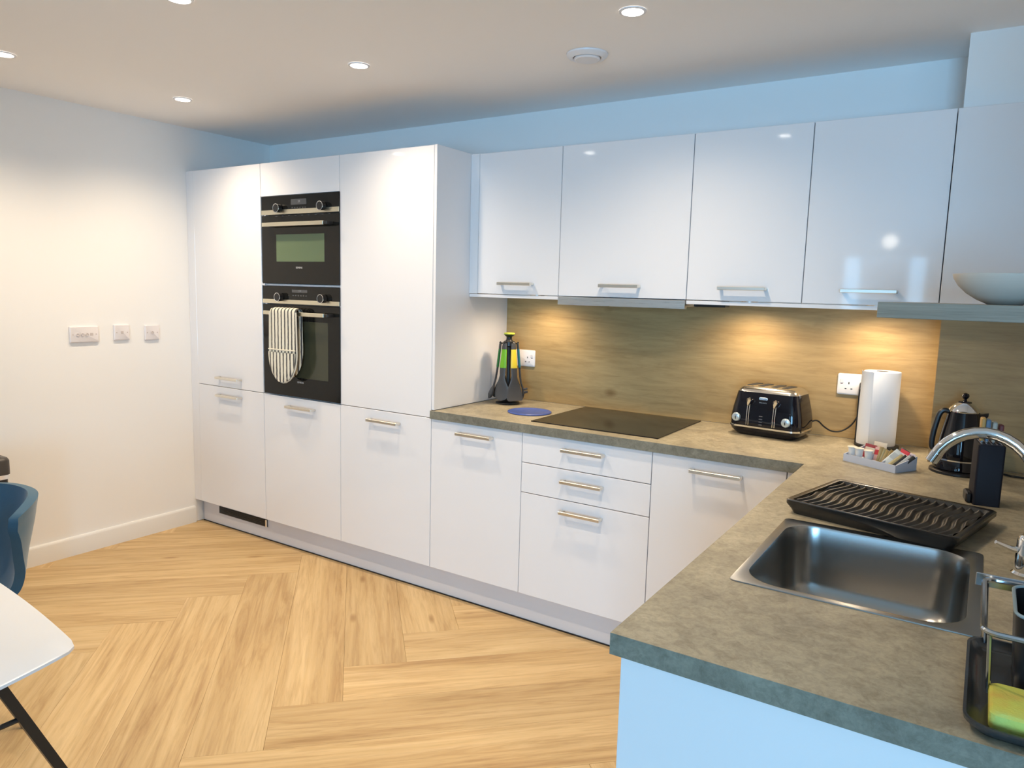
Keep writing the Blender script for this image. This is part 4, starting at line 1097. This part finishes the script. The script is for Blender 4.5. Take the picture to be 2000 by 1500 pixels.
# ------------------------------------------------------------------ ceiling fittings
def downlight(x, y, label, grp='recessed ceiling downlights'):
    t = thing('downlight', label, 'ceiling light', (x, y, CEIL - 0.001), 0, grp)
    b = new(); lathe(b, [(0.033, -0.0005), (0.035, -0.004), (0.043, -0.003), (0.044, 0.0)], 0, 0, 32, False, False); obj('trim_ring', b, M_WPLAST, t, local=True)
    b = new(); lathe(b, [(0.033, -0.0035), (0.033, -0.0005)], 0, 0, 28); obj('lens', b, M_LENS, t, local=True)
    l = bpy.data.lights.new('lamp_light', 'SPOT'); l.energy = SPOT_W; l.color = SPOT_COL; l.spot_size = R(140); l.spot_blend = 1.0; l.shadow_soft_size = 0.028
    o = bpy.data.objects.new('lamp_light', l); COL.objects.link(o); o.parent = t; o.location = (0, 0, -0.016)
    return t
for x, y, lab in ((0.600, -0.395, 'ceiling downlight nearest the left wall and larder cabinet'), (1.787, -0.385, 'ceiling downlight above the floor before the fridge cabinet'),
                  (2.988, -0.385, 'bright ceiling downlight near the round vent'), (0.600, -1.180, 'ceiling downlight cut by the left picture edge'),
                  (1.780, -1.172, 'ceiling downlight cut by the top picture edge')):
    downlight(x, y, lab)
downlight(2.988, -1.172, 'ceiling downlight above the viewer, mirrored in the wall cabinet doors', 'recessed ceiling downlights')
t = thing('ceiling_vent', 'round white extract vent in the ceiling right of centre', 'ceiling vent', (2.665, -0.072, CEIL))
b = new(); lathe(b, [(0.079, -0.0005), (0.078, -0.006), (0.066, -0.016), (0.058, -0.018), (0.053, -0.014), (0.050, -0.0005)], 0, 0, 44, False, False); obj('flange', b, M_WPLAST, t, local=True)
b = new(); lathe(b, [(0.046, -0.010), (0.049, -0.014), (0.049, -0.019), (0.044, -0.023), (0.001, -0.025)], 0, 0, 40); obj('valve_disc', b, M_WPLAST, t, local=True)
b = new(); lathe(b, [(0.012, -0.012), (0.012, -0.0005)], 0, 0, 14); obj('stem', b, M_WPLAST, t, local=True)
# pendant in the living area (seen only as a reflection in the cabinet doors)
t = thing('pendant_lamp', 'glowing globe pendant lamp in the living area behind the viewer', 'lamp', (3.13, -5.15, 2.06))
b = new(); bmesh.ops.create_icosphere(b, subdivisions=3, radius=0.07); obj('globe', b, mat('globe_glow', (1, 1, 1), 0.4, emit=(1.0, 0.88, 0.72), estr=14.0), t, local=True)
b = new(); tube(b, [(0, 0, 0.07), (0, 0, CEIL - 2.06 - 0.02)], 0.004, 8); obj('flex', b, M_BLACK, t, local=True)
b = new(); lathe(b, [(0.045, CEIL - 2.06 - 0.022), (0.045, CEIL - 2.06 - 0.0005)], 0, 0, 24); obj('ceiling_rose', b, M_WPLAST, t, local=True)

# ------------------------------------------------------------------ dining table, chair, bin on the left
t = thing('dining_table', 'white table with rounded edges and black metal legs at lower left', 'table', (1.75, -2.36, 0))
def table_outline(off=0.0):
    pts = []
    hx_, hy_ = 0.85 - off, 0.49 - off
    cx_, cy_ = 1.755, -2.362
    corners = [(-hx_ + 0.05, hy_ - 0.055), (hx_ - 0.075, hy_ - 0.062)]
    side = []
    n = 20
    # top edge bowed outwards, right edge bowed outwards, four quadrants by symmetry
    cxr, cyr = hx_ - 0.072, hy_ - 0.062
    q = []
    for i in range(n + 1):
        x = cxr * i / n; q.append((x, cyr + 0.062 * (1 - (i / n) ** 2)))
    for i in range(1, n + 1):
        y = cyr * (1 - i / n); q.append((cxr + 0.072 * (1 - (y / cyr) ** 2), y))
    # soften the corner
    out = []
    for i, p in enumerate(q):
        if n - 1 <= i <= n + 1:
            a, c = q[i - 1], q[i + 1]
            out.append(((a[0] + 2 * p[0] + c[0]) / 4, (a[1] + 2 * p[1] + c[1]) / 4))
        else: out.append(p)
    q = out
    pts = q + [(x, -y) for x, y in reversed(q[:-1])] + [(-x, -y) for x, y in q[1:]] + [(-x, y) for x, y in reversed(q[1:-1])]
    return [(cx_ + x, cy_ + y) for x, y in pts]
b = new(); o0 = table_outline(); o1 = table_outline(0.004); o2 = table_outline(0.02)
loft(b, [[Vector((x, y, 0.720)) for x, y in o2], [Vector((x, y, 0.730)) for x, y in o1], [Vector((x, y, 0.732)) for x, y in o0], [Vector((x, y, 0.738)) for x, y in o0], [Vector((x, y, 0.740)) for x, y in o1]])
obj('tabletop', b, mat('white_laminate', (0.76, 0.79, 0.84), 0.28), t, angle=50)
for sx in (-1, 1):
    for sy in (-1, 1):
        top_ = Vector((1.755 + sx * 0.545, -2.362 + sy * 0.32, 0.719)); bot = Vector((1.755 + sx * 0.515, -2.362 + sy * 0.64, 0.0))
        b = new(); d_ = (bot - top_).normalized(); sv = Vector((1, 0, 0)); nv = d_.cross(sv).normalized()
        loft(b, [[p + sv * a * 0.009 + nv * c * 0.0105 for a, c in ((-1, -1), (1, -1), (1, 1), (-1, 1))] for p in (top_, Vector((bot.x, bot.y, 0.0003)))])
        obj('leg', b, M_BLACK, t)
for sx in (-1, 1):
    b = new(); tube(b, [(1.755 + sx * 0.537, -2.362 - 0.42, 0.50), (1.755 + sx * 0.537, -2.362 + 0.42, 0.50)], 0.006, 8); obj('crossbar', b, M_BLACK, t)
    obj('top_rail', box(new(), 1.755 + sx * 0.545 - 0.02, 1.755 + sx * 0.545 + 0.02, -2.362 - 0.34, -2.362 + 0.34, 0.712, 0.7198, 0.001), M_BLACK, t)

t = thing('dining_chair', 'blue fabric shell chair tucked under the white table', 'chair', (1.255, -1.79, 0))
prof = smooth_path([(0, -0.235, 0.405), (0, -0.10, 0.400), (0, 0.08, 0.395), (0, 0.185, 0.412), (0, 0.232, 0.475), (0, 0.262, 0.585), (0, 0.288, 0.685), (0, 0.300, 0.757)], 5)
b = new(); nu = 24; g = []
for i, p in enumerate(prof):
    v_ = i / (len(prof) - 1)
    vb = max(0.0, min(1.0, (p.z - 0.405) / 0.34))
    hw_ = 0.125 + 0.123 * vb ** 0.8
    row = []
    for k in range(nu + 1):
        u = -1 + 2 * k / nu
        back_ = max(0, min(1, (p.z - 0.40) / 0.32))
        y = p.y - 0.135 * back_ * abs(u) ** 2.2
        z = p.z + 0.03 * (1 - back_) * u ** 2 - (0.035 * u ** 4 if v_ > 0.85 else 0.035 * u ** 4 * max(0, (v_ - 0.6) / 0.25)) 
        x = hw_ * u * (1 - 0.06 * max(0, (v_ - 0.85) / 0.15) * abs(u) ** 3)
        row.append(Vector((x, y, z)))
    g.append(row)
# thickness
def gnorm(i, k):
    a = g[min(i + 1, len(g) - 1)][k] - g[max(i - 1, 0)][k]; c = g[i][min(k + 1, nu)] - g[i][max(k - 1, 0)]
    return a.cross(c).normalized()
th = 0.030
A = [[b.verts.new(g[i][k]) for k in range(nu + 1)] for i in range(len(g))]
Bk = [[b.verts.new(g[i][k] + gnorm(i, k) * th) for k in range(nu + 1)] for i in range(len(g))]
n_ = len(g)
for i in range(n_ - 1):
    for k in range(nu):
        b.faces.new((A[i][k], A[i][k + 1], A[i + 1][k + 1], A[i + 1][k])); b.faces.new((Bk[i][k], Bk[i + 1][k], Bk[i + 1][k + 1], Bk[i][k + 1]))
for i in range(n_ - 1):
    b.faces.new((A[i][0], A[i + 1][0], Bk[i + 1][0], Bk[i][0])); b.faces.new((A[i][nu], Bk[i][nu], Bk[i + 1][nu], A[i + 1][nu]))
for k in range(nu):
    b.faces.new((A[0][k], Bk[0][k], Bk[0][k + 1], A[0][k + 1])); b.faces.new((A[-1][k], A[-1][k + 1], Bk[-1][k + 1], Bk[-1][k]))
ed = [e for e in b.edges if e.is_manifold and e.calc_face_angle(0) > R(50)]
bmesh.ops.bevel(b, geom=ed, offset=0.011, segments=3, profile=0.5, affect='EDGES', clamp_overlap=True)
def fabric():
    m = mat('blue_fabric', (0.040, 0.105, 0.165), 0.95, spec=0.15)
    n = noise(m, mapping(m, (1, 1, 1)).outputs[0], 420, 2); bump(m, n.outputs[0], 0.4, 0.001)
    bsdf(m).inputs['Sheen Weight'].default_value = 0.35
    return m
obj('seat_shell', b, fabric(), t, local=True, angle=70)
for sx in (-1, 1):
    for sy in (-1, 1):
        b = new(); tube(b, [(sx * 0.12, sy * 0.11 - 0.03, 0.360), (sx * 0.215, sy * 0.20 - 0.02, 0.0005)], [0.012, 0.008], 10); obj('leg', b, M_BLACK, t, local=True)
b = new(); box(b, -0.14, 0.14, -0.16, 0.10, 0.352, 0.362, 0.002); obj('seat_frame', b, M_BLACK, t, local=True)

t = thing('waste_bin', 'black rectangular bin with silver band standing by the left wall', 'bin', (0.205, -1.30, 0))
b = new(); loft(b, [rrect(0.075, 0.335, -1.455, -1.148, 0.0005, 0.03), rrect(0.072, 0.338, -1.458, -1.145, 0.565, 0.03)]); obj('bin_body', b, M_BLACK, t)
b = new(); loft(b, [rrect(0.066, 0.344, -1.464, -1.139, 0.5652, 0.032), rrect(0.066, 0.344, -1.464, -1.139, 0.585, 0.032)]); obj('silver_band', b, M_BRUSH, t)
b = new(); loft(b, [rrect(0.064, 0.346, -1.466, -1.137, 0.5852, 0.032), rrect(0.064, 0.346, -1.466, -1.137, 0.648, 0.032), rrect(0.070, 0.340, -1.46, -1.143, 0.660, 0.03), rrect(0.13, 0.28, -1.40, -1.20, 0.668, 0.03)]); obj('lid', b, simple('bin_lid', (0.05, 0.042, 0.035), 0.35), t, angle=60)
